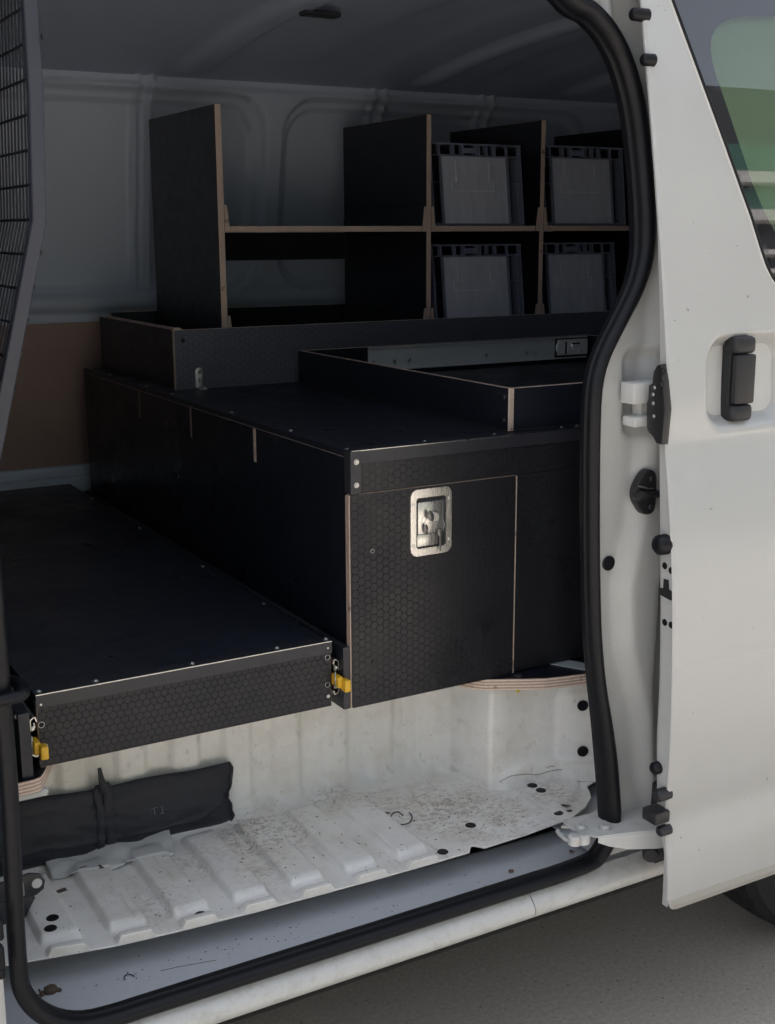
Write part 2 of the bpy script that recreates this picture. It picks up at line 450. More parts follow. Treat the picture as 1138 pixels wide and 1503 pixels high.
for (x, z) in ((.85, .975), (1.09, 1.30), (.36, .97), (1.8, .97)):
    bm = bmesh.new(); cyl(bm, (x, 2.0425, z), (0, -1, 0), .012, .0015, 14); finish(bm, 'lining_clip', 'hard', van)
box('wall_ledge', (0, 3.3, 2.028, 2.06, .895, .935), 'inner', van, bev=.006, seg=2)
box('lower_wall', (0, 3.3, 2.045, 2.08, .70, .896), 'inner', van)
bm = bmesh.new(); gbox(bm, 0, 3.3, 1.99, 2.028, .86, .905, bev=.004); finish(bm, 'floor_rail', 'inner', van)
def roofz(x, y):
    z = 2.06 + .105 * (1 - ((y - .95) / 1.05) ** 2) * 1.0
    for xb, w in ((.55, .05), (1.38, .05), (2.16, .035), (2.78, .06)):
        a = abs(x - xb); z -= .022 * (1 - sm(w * .6, w * 1.3, a)) * sm(0, .12, 1.95 - y)
    for xb in (1.83, 2.45): z += .008 * (1 - sm(.06, .14, abs(x - xb))) * sm(0, .15, 1.9 - y)
    return (x, y, z)
grid('roof_lining', fr(.0, 3.3, .015), fr(0.02, 1.985, .02), roofz, 'roofin', van)
bm = bmesh.new()
for (px, py) in ((470, 12),):
    c = aZ(px, py, 2.148); gbox(bm, c.x - .05, c.x + .05, c.y - .018, c.y + .018, 2.128, 2.142, bev=.004)
finish(bm, 'roof_slot_shade', 'blackmetal', van)  # black block stands for the shade in a stamped roof slot
grid('rear_wall', fr(0.0, 2.08, .1), fr(.5, 2.2, .1), lambda y, z: (3.25 + .05 * math.sin(y * 3), y, z), 'inner', van)
grid('cab_bulkhead', fr(0.0, 2.08, .1), fr(.5, 2.2, .1), lambda y, z: (-1.1, y, z), 'inner', van)
grid('cab_far_side', fr(-1.1, .1, .1), fr(.9, 2.1, .1), lambda x, z: (x, 2.03, z), 'inner', van)
grid('cab_roof', fr(-1.1, .0, .1), fr(-.0, 2.05, .1), lambda x, y: (x, y, 2.15), 'roofin', van)
box('outer_roof', (-1.15, 3.35, .02, 2.14, 2.2, 2.23), 'white', van, bev=.02, seg=3)
box('outer_far_side', (-1.15, 3.35, 2.125, 2.14, .42, 2.2), 'white', van)
box('rear_panel', (3.33, 3.35, .02, 2.085, .42, 2.2), 'white', van)
box('underbody', (-1.15, 3.35, .24, 2.08, .36, .40), 'dark', van)
box('light_block', (-.9, 1.75, .30, 1.6, .15, .37), 'dark', van, bev=.03, seg=3)  # unseen block added to stop light passing under the van
box('light_block_rail', (-1.1, 1.95, .10, .20, .30, .395), 'dark', van, bev=.01)  # unseen bar, also added to keep light out underneath
box('main_floor_pan', (-1.1, 3.3, .455, 2.05, .70, .731), 'white', van, bev=.006)

# side body: pillar forward of the opening, rear quarter behind it, cant rail above
def Ys(z): return 0.0 if z < 1.35 else (z - 1.35) * .12
def sideY(z): return lerp(z, [.40, .5, .9, 1.35, 2.0, 2.2], [-.03, -.035, -.04, -.02, .06, .12])
grid('front_pillar', fr(-.6, .302, .03), fr(.41, 2.2, .03), lambda x, z: (x, sideY(z) + sm(.27, .30, x) * .02, z), 'white', van)
grid('front_side_inner', fr(-1.1, .30, .1), fr(.45, 2.2, .1), lambda x, z: (x, .07 + Ys(z), z), 'inner', van)
grid('front_door_skin', fr(-1.15, -.605, .05), fr(.41, 2.2, .05), lambda x, z: (x, sideY(z), z), 'white', van)
bm = bmesh.new()
for (y0, y1, x1) in ((1345, 1372, 3), (1385, 1414, 5), (1416, 1428, 5)):
    a = aY(-14, y0, -.028); b_ = aY(x1, y1, -.028)
    gbox(bm, a.x, b_.x, -.046, -.03, b_.z, a.z, bev=.003)
finish(bm, 'hinge_cap', 'rubber', van)

# --- opening seal: one continuous rubber section round the door aperture
RC = [(835,2),(862,18),(884,40),(902,68),(917,104),(930,155),(938,215),(943,270),(946,330),(944,378),(932,424),(908,474),(884,524),(873,572),(870,650),
      (869.5,750),(870.5,850),(873,930),(879,1000),(888,1070),(894,1130),(898,1190),(898,1225)]
pts = []
for (x, y) in RC:
    x -= 6; p = aY(x, y, 0.02)
    for _ in range(3): p = aY(x, y, Ys(p.z))
    pts.append(p)
xr = pts[-1].x
for t in (30, 60, 85): pts.append(Vector((xr - .055 * (1 - math.cos(R(t))), 0, .535 - .065 * math.sin(R(t)))))
for x in fr(1.30, .46, -.04): pts.append(Vector((x, 0, .4665)))
for t in (15, 35, 55, 75): pts.append(Vector((.445 - .12 * math.sin(R(t)), 0, .587 - .12 * math.cos(R(t)))))
pts.append(Vector((.327, 0, .60)))
for z in fr(.66, 1.95, .06): pts.append(Vector((.327 + sm(.6, .9, z) * .006, Ys(z), z)))
for t in (20, 45, 70): pts.append(Vector((.325 + .08 * (1 - math.cos(R(t))), Ys(2.0), 1.98 + .07 * math.sin(R(t)))))
top0 = pts[0]
for x in fr(.45, top0.x - .13, .1): pts.append(Vector((x, Ys(2.03), 2.055)))
pts.append(Vector((top0.x - .07, Ys(2.03), 2.045)))
sec = []
for i in range(14):
    a = 2 * math.pi * i / 14; sec.append((.0165 * math.cos(a) + .004, .0135 * math.sin(a) + .012))
SEC = [(-.0125, -.008), (-.0135, .002), (-.0128, .005), (-.0112, .0062), (-.0110, .0125), (-.0088, .0185), (-.004, .0232), (.0015, .0248), (.007, .0232), (.0112, .0185), (.0132, .0115), (.0132, .003), (.0105, -.008)]
bm = bmesh.new(); sp = subdiv(pts, True, 3)
tube(bm, sp, 1, closed=True, rs=[(1.0 + .32 * sm(1.45, 1.65, p.z) + .25 * (1 - sm(.65, .85, p.z)) * sm(.5, .56, p.z)) if p.x > 1.2 else 1.0 for p in sp], section=[(-s, q) for s, q in SEC], nrm=(0, -1, 0))
sealX = sorted((p.z, p.x) for p in pts[:len(RC)])
seal = finish(bm, 'door_seal', 'rubber', van, smooth=75)
# moulded rubber loop gripping the forward seal
bm = bmesh.new(); c = aY(14, 1019, -.03)
loop = [(.29, -.03, c.z - .004), (.335, -.036, c.z - .004), (.353, -.034, c.z - .003), (.359, -.02, c.z), (.356, .0, c.z + .003), (.34, .012, c.z + .004)]
tube(bm, subdiv([Vector(p) for p in loop], False, 3), .0085, 10)
finish(bm, 'seal_loop', 'rubber', van, smooth=True)

# --- sill and threshold
sill = [(.012, .458), (-.006, .452), (-.018, .444), (-.028, .434), (-.032, .424), (-.030, .414), (-.018, .404), (.02, .400)]
bm = bmesh.new()
for (x0, x1) in ((-.6, 1.2295), (1.2315, 3.3)):
    prism(bm, sill, 'x', x0, x1)
finish(bm, 'sill', 'sill', van, smooth=50)
def slot(x): return lerp(x, [.35, .45, .62, .8, 1.4], [.25, .25, .24, .185, .165])
def chan(x, t):
    s = slot(x); P = [(-.01, .462), (.008, .456), (.03, .452), (s - .012, .450), (s, .446), (s + .004, .405), (s + .012, .40), (.28, .40), (.29, .485)]
    y, z = P[int(t)]; return (x, y, z)
grid('threshold', fr(.30, 1.62, .03), list(range(9)), chan, 'channel', van)
bm = bmesh.new(); c = aZ(75, 1455, .452)
for k in range(16):
    q = c + Vector((random.gauss(-.008, .012), random.gauss(0, .006), 0)); r = random.uniform(.002, .005)
    bmesh.ops.create_icosphere(bm, subdivisions=1, radius=r, matrix=Matrix.Translation((q.x, q.y, .4535)))
bmesh.ops.create_icosphere(bm, subdivisions=2, radius=.012, matrix=Matrix.Translation((c.x, c.y, .455)) @ Matrix.Diagonal((1, .9, .6, 1)))
for v in bm.verts: v.co += Vector((noise.noise(v.co * 300), noise.noise(v.co * 290 + Vector((5, 0, 0))), 0)) * .002
o = finish(bm, 'sealant_lump', 'dirt'); o['label'] = 'clump of black grime in the front corner of the white threshold gutter'; o['category'] = 'dirt'
o['kind'] = 'stuff'

# --- step well
BE = [.434 + .1062 * k for k in range(7)]
LIPX = [.28, .36, .42, .50, .60, .75, .90, 1.0, 1.1, 1.168, 1.182, 1.19, 1.204, 1.3, 1.42, 1.47, 1.505, 1.52, 1.53, 1.56, 1.62]
LIPY = [.168, .150, .138, .122, .111, .101, .0955, .092, .0905, .090, .108, .108, .090, .093, .105, .128, .155, .178, .20, .21, .2]
def beadx(x, w=.027):
    d = min(abs(x - c) for c in BE); return 1 - sm(w, w + .0075, d)
def zstep(x, y):
    ly = lerp(x, LIPX, LIPY); z = .503
    b1 = beadx(x) * (x < 1.11) * sm(ly + .036, ly + .050, y) * (1 - sm(.385, .41, y))
    b2 = beadx(x, .024) * (x < 1.11) * (1 - sm(ly + .012, ly + .028, y))
    z += .0135 * max(b1, b2)
    if x > 1.2:
        d = sdrr(x, y, 1.235, 1.60, ly + .03, .262, .03); z += .006 * (1 - sm(-.012, .0, d)) * sm(1.2, 1.24, x)
    z += .0012 * noise.noise(Vector((x * 9, y * 9, 0)))
    return z
def stepf(x, t):
    ly = lerp(x, LIPX, LIPY)
    if t < 0:  # rolled front lip
        z = zstep(x, ly); return (x, ly + (.001 if t > -1.5 else .004), (z - .003 if t > -1.5 else .4975))
    y = ly + (.46 - ly) * t; return (x, y, zstep(x, y))
grid('step_floor', fr(.28, 1.60, .003), [-2, -1] + [0, .006, .014, .025, .04] + fr(.055, 1, .0215), stepf, 'step', van)
path = [Vector(p) for p in [(.28, .437), (.6, .437), (1.0, .437), (1.20, .437), (1.262, .434), (1.298, .418), (1.318, .392), (1.328, .35), (1.336, .310)]]
path2 = [Vector(p) for p in [(1.336, .310), (1.3405, .286), (1.3445, .2805), (1.372, .277), (1.43, .270), (1.50, .252), (1.56, .216), (1.60, .16), (1.61, .10)]]
def resample(P, s):
    out = []; 
    for a, b in zip(P, P[1:]):
        n = max(1, int((b - a).length / s)); out += [a + (b - a) * i / n for i in range(n)]
    return out + [P[-1]]
rp = resample(path, .005)
def wellwall(i, t, rp=rp, rad=.045, ribs=True):
    p = rp[int(i)]; a = rp[max(0, int(i) - 1)]; b = rp[min(len(rp) - 1, int(i) + 1)]; tn = (b - a).normalized(); n = Vector((-tn.y, tn.x))  # towards +Y
    off = 0; rad = .045 - .040 * sm(1.27, 1.325, p.x)
    if ribs:
        d = min(abs(p.x - c + .053) for c in BE + [BE[-1] + .1062, BE[-1] + .2124]); k = (1 - sm(.018, .034, d)) * sm(.58, .56, -t + 1.14) if False else (1 - sm(.016, .034, d))
        off = .011 * k * (p.x < 1.24)
        dd = sdrr(p.x, t * .235, 1.18, 1.235, .13, .24, .01)
        off -= .005 * (1 - sm(-.01, 0, dd))
    if t < .3:
        th = (t / .3) * math.pi / 2; back = -rad * (1 - math.sin(th)) ; z = .503 + rad * (1 - math.cos(th)); off *= t / .3
        q = p + n * (-(rad) * (1 - math.sin(th)) + off)
    else:
        z = .503 + rad + (t - .3) / .7 * (.732 - .503 - rad); q = p + n * off
    return (q.x, q.y, z + .0005)
grid('step_riser', list(range(len(rp))), fr(0, .3, .0375) + fr(.35, 1, .04), wellwall, 'step', van)
rp2 = resample(path2, .006)
def boxwall(i, t):
    p = rp2[int(i)]; a = rp2[max(0, int(i) - 1)]; b = rp2[min(len(rp2) - 1, int(i) + 1)]; tn = (b - a).normalized(); n = Vector((-tn.y, tn.x))
    s = .012; zz = .5035 + t * (.732 - .5035)
    off = -.008 * (1 - sm(.532 + .02 * sm(1.37, 1.43, p.x), .540 + .02 * sm(1.37, 1.43, p.x), zz)) * sm(1.36, 1.375, p.x)
    d = sdrr(p.x, zz, 1.488, 1.57, .545, .705, .02); off -= .006 * (1 - sm(-.008, .002, d))
    off += .004 * math.sin((p.x - 1.36) * 26) * sm(.56, .6, zz) * sm(1.36, 1.4, p.x)
    q = p + n * off; return (q.x, q.y, zz)
grid('wheel_box_wall', list(range(len(rp2))), fr(0, 1, .025), boxwall, 'step', van)
box('step_end_plate', (1.40, 1.66, .02, .30, .468, .472), 'channel', van, bev=.001)
box('well_flange', (.28, .45, .262, .45, .718, .7305), 'white', van, bev=.003)
def wedge(xs, ys): pass
bm = bmesh.new(); prism(bm, [(1.30, .45), (1.30, .335), (1.335, .287), (1.36, .262), (1.45, .245), (1.53, .222), (1.60, .15), (1.62, .45)], 'z', .7245, .7315)
finish(bm, 'wheel_box_top', 'white', van)
bm = bmesh.new()
for L in (((737,1149),(742,1143),(750,1139),(765,1137),(776,1136),(790,1137),(803,1133),(815,1130.5),(830,1130)), ((802,1127),(808,1125),(818,1124.5))):
    P = []
    for x, y in L:
        q = aY(x, y, .27)
        for _ in range(4):
            yy = lerp(q.x, [v.x for v in path2], [v.y for v in path2]); q = aY(x, y, yy - .009)
        P.append(q)
    tube(bm, subdiv(P, False, 2), .0005, 5)
finish(bm, 'sealer_crack', 'dirt', van)
# rubber plugs pressed into the step panels
plug_me = None
def plug(c, n, r):
    global plug_me
    if plug_me is None:
        bm = bmesh.new(); cyl(bm, (0, 0, -.2), (0, 0, 1), 1.0, .34, 28, bev=.12); bmesh.ops.recalc_face_normals(bm, faces=bm.faces)
        plug_me = bpy.data.meshes.new('rubber_plug'); bm.to_mesh(plug_me); bm.free(); plug_me.materials.append(M['rubber'])
        for p in plug_me.polygons: p.use_smooth = False
    o = bpy.data.objects.new('rubber_plug', plug_me); COL.objects.link(o); o.parent = van
    o.location = Vector(c) - van.location; o.scale = (r, r, .008 if r < .02 else .01); o.rotation_euler = Vector(n).to_track_quat('Z', 'Y').to_euler()
for (x, y) in ((78, 1356.5), (75, 1372), (295, 1345.5), (650, 1249), (691, 1209.5), (781.6, 1156), (794, 1163), (819, 1192)):
    c = aZ(x, y, .505); c.z = zstep(c.x, c.y) + .0004; plug(c, (0, 0, 1), .0105)
for y_ in (1034.5, 1101.5):
    c = aY(853, y_, .23)
    for _ in range(5): c = aY(853, y_, lerp(c.x, [v.x for v in path2], [v.y for v in path2]) - .009)
    c.y -= .006; plug(c, (-.45, -1, 0), .0115)

# --- rear jamb of the opening
def jambY(x, z):
    base = Ys(z) - .004
    xb = lerp(z, [.5, .62, .75, .88, 1.0, 1.12, 1.25, 1.5, 2.1], [1.53, 1.49, 1.47, 1.425, 1.415, 1.44, 1.455, 1.49, 1.52])
    y = base - .022 * sm(xb - .022, xb + .022, x)
    xc = lerp(z, [.5, .62, .80, 1.0, 1.06, 1.1, 3], [1.56, 1.51, 1.495, 1.50, 1.56, 1.7, 1.7]); y += .035 * sm(xc - .01, xc + .03, x)
    y += .012 * (1 - sm(.0, .05, x - 1.41)) * 0
    d = sdrr(x, z, 1.415, 1.53, 1.27, 1.42, .02); y += .014 * (1 - sm(-.012, .004, d))
    if z > 1.75:
        d = sdrr(x, z, 1.36, 1.415, 1.945, 2.2, .012); y += .012 * (1 - sm(-.008, .004, d))
        d = sdrr(x, z, 1.425, 1.60, 1.925, 2.2, .012); y += .012 * (1 - sm(-.008, .004, d))
        y += .008 * math.sin(x * 60 + z * 30) * sm(1.75, 1.9, z) * .4
    return y
grid('rear_jamb', fr(1.30, 1.72, .006), fr(.47, 2.16, .008), lambda x, z: (x, jambY(x, z), z), 'jamb', van,
     keepf=lambda x, z: x > lerp(z, [p[0] for p in sealX], [p[1] for p in sealX]) + .002)
grid('rear_quarter', fr(1.72, 3.35, .05), fr(.55, 2.2, .05), lambda x, z: (x, sideY(z) + .02, z), 'white', van,
     keepf=lambda x, z: math.hypot(x - 2.23, z - .35) > .43)
grid('cant_rail', fr(-.6, 3.3, .06), fr(0, 1, .2), lambda x, t: (x, .10 + .03 * t, 2.09 + .12 * t), 'white', van)
# inner skin of the rear quarter so that the load space is closed
grid('rear_quarter_inner', fr(1.62, 3.3, .1), fr(.75, 2.15, .1), lambda x, z: (x, .15 + Ys(z), z), 'inner', van)
grid('pillar_return', fr(0.09, .17, .04), fr(.74, 2.1, .05), lambda y, z: (lerp(z, [.74, 1.3, 1.42, 1.55, 1.8, 2.1], [1.56, 1.53, 1.54, 1.62, 1.64, 1.62]), y, z), 'inner', van)
plug(Vector(aY(894, 827, jambY(1.40, 1.044) - .003)), (0, -1, 0), .0135)
# striker
c = aY(947, 722, -.030); bm = bmesh.new()
out = [(q_.x, q_.y) for q_ in subdiv([Vector((a, b_, 0)) for a, b_ in [(-.014, .028), (.000, .040), (.014, .037), (.021, .026), (.022, .0), (.021, -.030), (.012, -.040), (-.004, -.039), (-.016, -.026), (-.026, -.008), (-.025, .010)]], True, 3)]
prism(bm, [(c.x + a, c.z + b_) for a, b_ in out], 'y', c.y - .006, c.y + .012, bev=.003)
prism(bm, [(c.x + a, c.z + b_) for a, b_ in [(-.034, -.004), (-.030, -.010), (.0, -.006), (.022, -.010), (.022, .002), (-.01, .004), (-.02, .006)]], 'y', c.y - .022, c.y - .004, bev=.003)
st = finish(bm, 'striker', 'plastic', van, smooth=40)
bm = bmesh.new(); tube(bm, [(c.x - .022, c.y - .008, c.z + .014), (c.x - .004, c.y - .012, c.z + .008), (c.x + .012, c.y - .008, c.z + .006)], .0018, 8)
finish(bm, 'striker_pin', 'zinc', st)
for dz in (.024, -.026): screw(st, (c.x + .008, c.y - .0055, c.z + dz), (0, -1, 0), .005, 'striker_screw', 'plastic')
# centre rail end: white pressed bracket
bm = bmesh.new(); a = aY(925, 562, -.035); b_ = aY(945, 594, -.035); e = aY(945, 625, -.035)
gbox(bm, a.x, a.x + .09, -.045, -.01, b_.z + .003, a.z, bev=.003, seg=2)
gbox(bm, a.x + .006, a.x + .09, -.045, -.01, e.z, e.z + .018, bev=.004, seg=2)
gbox(bm, a.x + .03, a.x + .09, -.03, -.008, e.z, a.z - .005, bev=.001)
finish(bm, 'centre_rail_end', 'white', van, smooth=40)
# dark plate standing for shade in the arm opening, and the painted arm itself
bm = bmesh.new(); prism(bm, [(1.492, .508), (1.496, .612), (1.516, .618), (1.535, .628), (1.58, .63), (1.58, .52), (1.52, .512)], 'y', -.044, -.03, bev=.002)
finish(bm, 'arm_opening_shade', 'dark', van)
bm = bmesh.new()
tp = .549
prism(bm, [(1.335, .035), (1.330, -.005), (1.348, -.050), (1.40, -.064), (1.47, -.088), (1.56, -.10), (1.56, .03), (1.44, .045), (1.40, .028)], 'z', tp - .003, tp, bev=.001)
arm = finish(bm, 'lower_door_arm', 'sill', van, smooth=40, label='white painted lower arm of the sliding door with bolts')
def flange(x, t):
    y = lerp(x, [1.35, 1.40, 1.47, 1.56], [-.051, -.065, -.089, -.101]); dz = lerp(x, [1.35, 1.375, 1.41, 1.46, 1.56], [.008, .020, .030, .034, .034])
    if t == 0: return (x, y + .004, tp - .001)
    return (x, y - .001, tp - .003 - dz * (t - 1) / 4)
grid('arm_flange', fr(1.352, 1.56, .01), [0, 1, 2, 3, 4, 5], flange, 'white', arm)
for (x, y) in ((853, 1216), (888, 1216)):
    q = aZ(x, y, tp); screw(arm, (q.x, q.y, tp), (0, 0, 1), .0095, 'arm_bolt', 'jamb')
bm = bmesh.new(); q = aZ(846, 1226, tp)
cyl(bm, (q.x - .004, q.y, tp - .016), (0, 0, 1), .012, .018, 16, bev=.003); cyl(bm, (q.x + .014, q.y - .004, tp - .016), (0, 0, 1), .012, .018, 16, bev=.003)
finish(bm, 'arm_knuckle', 'sill', arm, smooth=40)
bm = bmesh.new(); prism(bm, [tuple(aZ(x, y, .534).xy) for x, y in ((824,1212),(838,1203),(856,1196.5),(866,1194),(870,1198),(866,1205),(860,1210),(845,1213))], 'z', .528, .534, bev=.0015)
finish(bm, 'arm_roller_plate', 'sill', arm, smooth=40)
q = aZ(853, 1203, .534); screw(arm, (q.x, q.y, .534), (0, 0, 1), .007, 'arm_bolt', 'jamb')
bm = bmesh.new(); tube(bm, subdiv([Vector(p) for p in ((1.325, .03, .532), (1.318, .005, .53), (1.322, -.02, .531), (1.338, -.036, .533))], False, 3), .004, 8)
finish(bm, 'arm_clip', 'sill', arm, smooth=True)
bm = bmesh.new(); cyl(bm, (1.475, -.055, .495), (-.6, -.8, 0), .016, .03, 14, bev=.004); gbox(bm, 1.485, 1.53, -.06, -.02, .46, .51, bev=.004)
finish(bm, 'rail_stop', 'plastic', van, smooth=40)

# ------------------------------------------------------------------ sliding door (parked open, outboard of the body)
DX = 1.43
EDGE = [(943,-8),(948,70),(955,150),(961,210),(966,270),(970,335),(973,400),(975,445),(979,480),(981,560),(980,610),(977.5,650),(979,690),(985,750),(988,820),(990,900),(989,980),(987,1050),(984,1130),(980,1175),(975.5,1205),(977,1225),(982,1262),(983,1290),(981.5,1312)]
prof = sorted([(aX(x, y, DX).z, aX(x, y, DX).y) for x, y in EDGE])
PZ = [p[0] for p in prof]; PY = [p[1] for p in prof]
import numpy as np
_q = np.polyfit([a for a in PZ if a > 1.33], [b_ for a, b_ in zip(PZ, PY) if a > 1.33], 2)
DC = [(.38, -.1555), (.464, -.1575), (.50, -.1568), (.54, -.150), (.575, -.1418), (.597, -.1388), (.62, -.1405), (.66, -.1440), (.72, -.1458), (.80, -.1445), (.89, -.1412), (.98, -.1360), (1.08, -.1268), (1.16, -.1160), (1.225, -.1045), (1.262, -.0978), (1.28, -.0970), (1.32, -.0973), (1.376, -.0955), (1.5, -.083)]
def dY(z):
    w_ = .012 + .045 * min(sm(.02, .10, abs(z - .597)), sm(.02, .10, abs(z - 1.27)))
    lo_ = smlerp(z, [a for a, b_ in DC], [b_ for a, b_ in DC], w_)
    if z < 1.36: return lo_
    t = sm(1.36, 1.46, z); return lo_ * (1 - t) + float(np.polyval(_q, z)) * t
ZB = .424
HX0 = aY(1064, 556, dY(1.37) - .01).x; HX1 = aY(1111, 556, dY(1.37) - .01).x; HZ1 = aY(1088, 494, dY(1.37)).z; HZ0 = aY(1088, 618, dY(1.37)).z
def doorY(x, z):
    y = dY(max(z, ZB + .005))
    d = sdrr(x, z, HX0 - .034, HX0 + .175, HZ0 - .012, HZ1 + .006, .050)
    y += .030 * (1 - sm(-.030, .001, d)) - .0012 * (1 - sm(.0, .006, abs(d)))
    y += .0035 * (1 - sm(DX, DX + .004, x)) ** 2
    y += .004 * (1 - sm(ZB, ZB + .012, z))
    return y
WIN = [(985,-6),(1010,62),(1035,130),(1060,198),(1085,268),(1103,318),(1112,347),(1119,370),(1127,393),(1138,414)]
wp = []
for x, y in WIN:
    p = aY(x, y, -.05)
    for _ in range(4): p = aY(x, y, dY(p.z))
    wp.append((p.z, p.x))
wp.sort(); wz0 = wp[0][0]
# below the lowest measured point the outline rounds into a level lower edge
low = [(wz0 - .020, wp[0][1] + .06), (wz0 - .014, wp[0][1] + .028), (wz0 - .007, wp[0][1] + .012)]
WPz = [p[0] for p in low + wp]; WPx = [p[1] for p in low + wp]
def winL(z): return smlerp(z, WPz, WPx, .008)
def xs_door():
    return [DX, DX + .0015, DX + .004, DX + .008] + fr(DX + .012, 1.72, .006) + fr(1.74, 2.75, .03)
def dfn(x, z):
    if z < ZB + .03:
        k = (ZB + .03 - z) / .03; x = max(x, DX + .026 * (1 - math.sqrt(max(0, 1 - min(1, k) ** 2))))
    return (x, doorY(x, z), z)
sdoor = grid('sliding_door', xs_door(), fr(ZB, ZB + .03, .003) + fr(ZB + .036, 1.30, .008) + fr(1.305, 1.46, .005) + fr(1.468, 2.12, .008), dfn, 'door', van,
             keepf=lambda x, z: not (z > WPz[0] + .035 and z < 2.06 and x > winL(z) + .03 and x < 2.62), label='white sliding door parked open, with black pull handle and tinted window')
def ring(x0, x1): pass
# inner skin, end face
yin = sorted([(aX(x, y, DX).z, aX(x, y, DX).y) for x, y in ((941,-8),(950,100),(957,200),(962,330),(964,450),(964,600),(963,750),(963.5,900),(962,1000),(958,1080),(958,1130),(960,1200),(966,1225),(972,1250))])
YZ = [p[0] for p in yin]; YY = [p[1] for p in yin]
def inY(z): return max(lerp(z, YZ, YY), dY(z) + .012)
grid('door_end_panel', fr(0, 1, .1), fr(ZB + .01, 2.1, .01), lambda t, z: (DX + .003 + .012 * sm(.85, 1, t), dY(z) + .003 + (inY(z) - dY(z) - .003) * t, z), 'jamb', sdoor)
grid('door_inner_skin', fr(DX + .014, 2.7, .08), fr(ZB + .02, 2.1, .03), lambda x, z: (x, inY(z), z), 'white', sdoor,
     keepf=lambda x, z: not (z > 1.5 and z < 2.0 and 1.72 < x < 2.6))
# glass: black printed border and clear middle, both following the door's curve
FR = [(1300,20),(1138,24),(1095,24),(1075,27),(1060,33),(1050,43),(1044,56),(1042.5,72),(1045,90),(1051,112),(1065,152),(1085,212),(1105,272),(1122,312),(1138,342),(1150,362),(1175,388),(1210,400)]
fp = []
for x, y in FR:
    p = aY(x, y, -.05)
    for _ in range(4): p = aY(x, y, dY(p.z) - .003)
    fp.append((p.x, p.z))
FT = max(z for x, z in fp[:4]); FB = fp[-1][1]
def frL(z):
    # leftmost crossing of the inner outline at height z
    best = None
    for (xa, za), (xb, zb) in zip(fp, fp[1:]):
        if (za - z) * (zb - z) <= 0 and za != zb:
            x = xa + (xb - xa) * (z - za) / (zb - za); best = x if best is None else min(best, x)
    return best
def gy(x, z, o=.004): return dY(z) - o + .003 * 0
zs = fr(WPz[0] + .001, 2.07, .0035); XR = 2.68; V1, F1, V2, F2 = [], [], [], []
def strip(V, Fc, A, B, n, first):
    base = len(V)
    for (xl, xr_, z) in (A, B):
        for k in range(n + 1): V.append((xl + (xr_ - xl) * k / n, gy(0, z), z))
    for k in range(n): Fc.append((base + k, base + k + 1, base + n + 2 + k, base + n + 1 + k))
for za, zb in zip(zs, zs[1:]):
    la, lb = winL(za), winL(zb); ia, ib = frL(za), frL(zb)
    if ia is None or ib is None: strip(V1, F1, (la, XR, za), (lb, XR, zb), 8, 0); 
    else:
        strip(V1, F1, (la, ia, za), (lb, ib, zb), 6, 0); strip(V1, F1, (XR - .06, XR, za), (XR - .06, XR, zb), 1, 0)
        strip(V2, F2, (ia, XR - .06, za), (ib, XR - .06, zb), 8, 0)
for nm, V, Fc, mt in (('window_border', V1, F1, 'frit'), ('window_glass', V2, F2, 'glass')):
    me = bpy.data.meshes.new(nm); me.from_pydata(V, [], Fc); bm = bmesh.new(); bm.from_mesh(me); bmesh.ops.remove_doubles(bm, verts=bm.verts, dist=.0003)
    o = finish(bm, nm, mt, sdoor, smooth=True)
    if sum(p.normal.y for p in o.data.polygons) > 0: o.data.flip_normals()
bm = bmesh.new(); tube(bm, [(winL(z) - .0015, gy(0, z, .002), z) for z in zs], .0028, 8); finish(bm, 'window_moulding', 'rubber', sdoor, smooth=True)
bm = bmesh.new(); tube(bm, [(winL(z) - .0055, gy(0, z, -.001), z) for z in zs], .003, 8); finish(bm, 'window_lip', 'white', sdoor, smooth=True)
# pull handle
hy = dY(1.37); bm = bmesh.new(); HA, HB = HX0 + .027, HX1
gbox(bm, HA, HB, hy - .008, hy + .028, HZ1 - .030, HZ1, bev=.009, seg=3); gbox(bm, HA, HB, hy - .008, hy + .028, HZ0, HZ0 + .030, bev=.009, seg=3)
gbox(bm, HA + .001, HB - .004, hy + .007, hy + .028, HZ0 + .015, HZ1 - .015, bev=.003, seg=2)
h = finish(bm, 'door_handle', 'handleplastic', sdoor, smooth=35, label='black upright pull handle')
bm = bmesh.new(); gbox(bm, HA + .003, HB - .0005, hy - .0085, hy + .006, HZ0 + .031, HZ1 - .031, bev=.004, seg=3); finish(bm, 'handle_grip', 'handleplastic', h, smooth=35)
# hardware on the door's front edge
def onend(x, y): return aX(x, y, DX - .001)
bm = bmesh.new(); c = onend(972, 592)
e1 = [(978,534),(972,536),(967,545),(965,562),(960,565),(959,585),(957,590),(957,628),(960,634),(966,640),(971,650),(979,652),(984,600)]
prism(bm, [(aX(x, y, DX).y, aX(x, y, DX).z) for x, y in e1], 'x', DX - .012, DX + .004, bev=.002)
ctr = finish(bm, 'door_lock', 'plastic', sdoor, smooth=40)
for (x, y) in ((974, 545), (972, 564)): q = aX(x, y, DX - .012); screw(ctr, q, (-1, 0, 0), .0045, 'lock_screw', 'plastic')
for (x, y) in ((959, 579), (959, 592), (961, 569), (960, 611)): q = aX(x, y, DX - .014); screw(ctr, q, (-1, 0, 0), .0028, 'lock_pin', 'zinc')
def bumper(x, y, r, l, nm='rubber_buffer'):
    bm = bmesh.new(); q = onend(x, y); cyl(bm, (DX + .012, q.y, q.z), (-1, 0, 0), r, l, 20, bev=r * .35, r2=r * .92); cyl(bm, (DX + .012 - l - .0002, q.y, q.z), (-1, 0, 0), r * .3, .0006, 12)
    finish(bm, nm, 'rubber', sdoor, smooth=50)
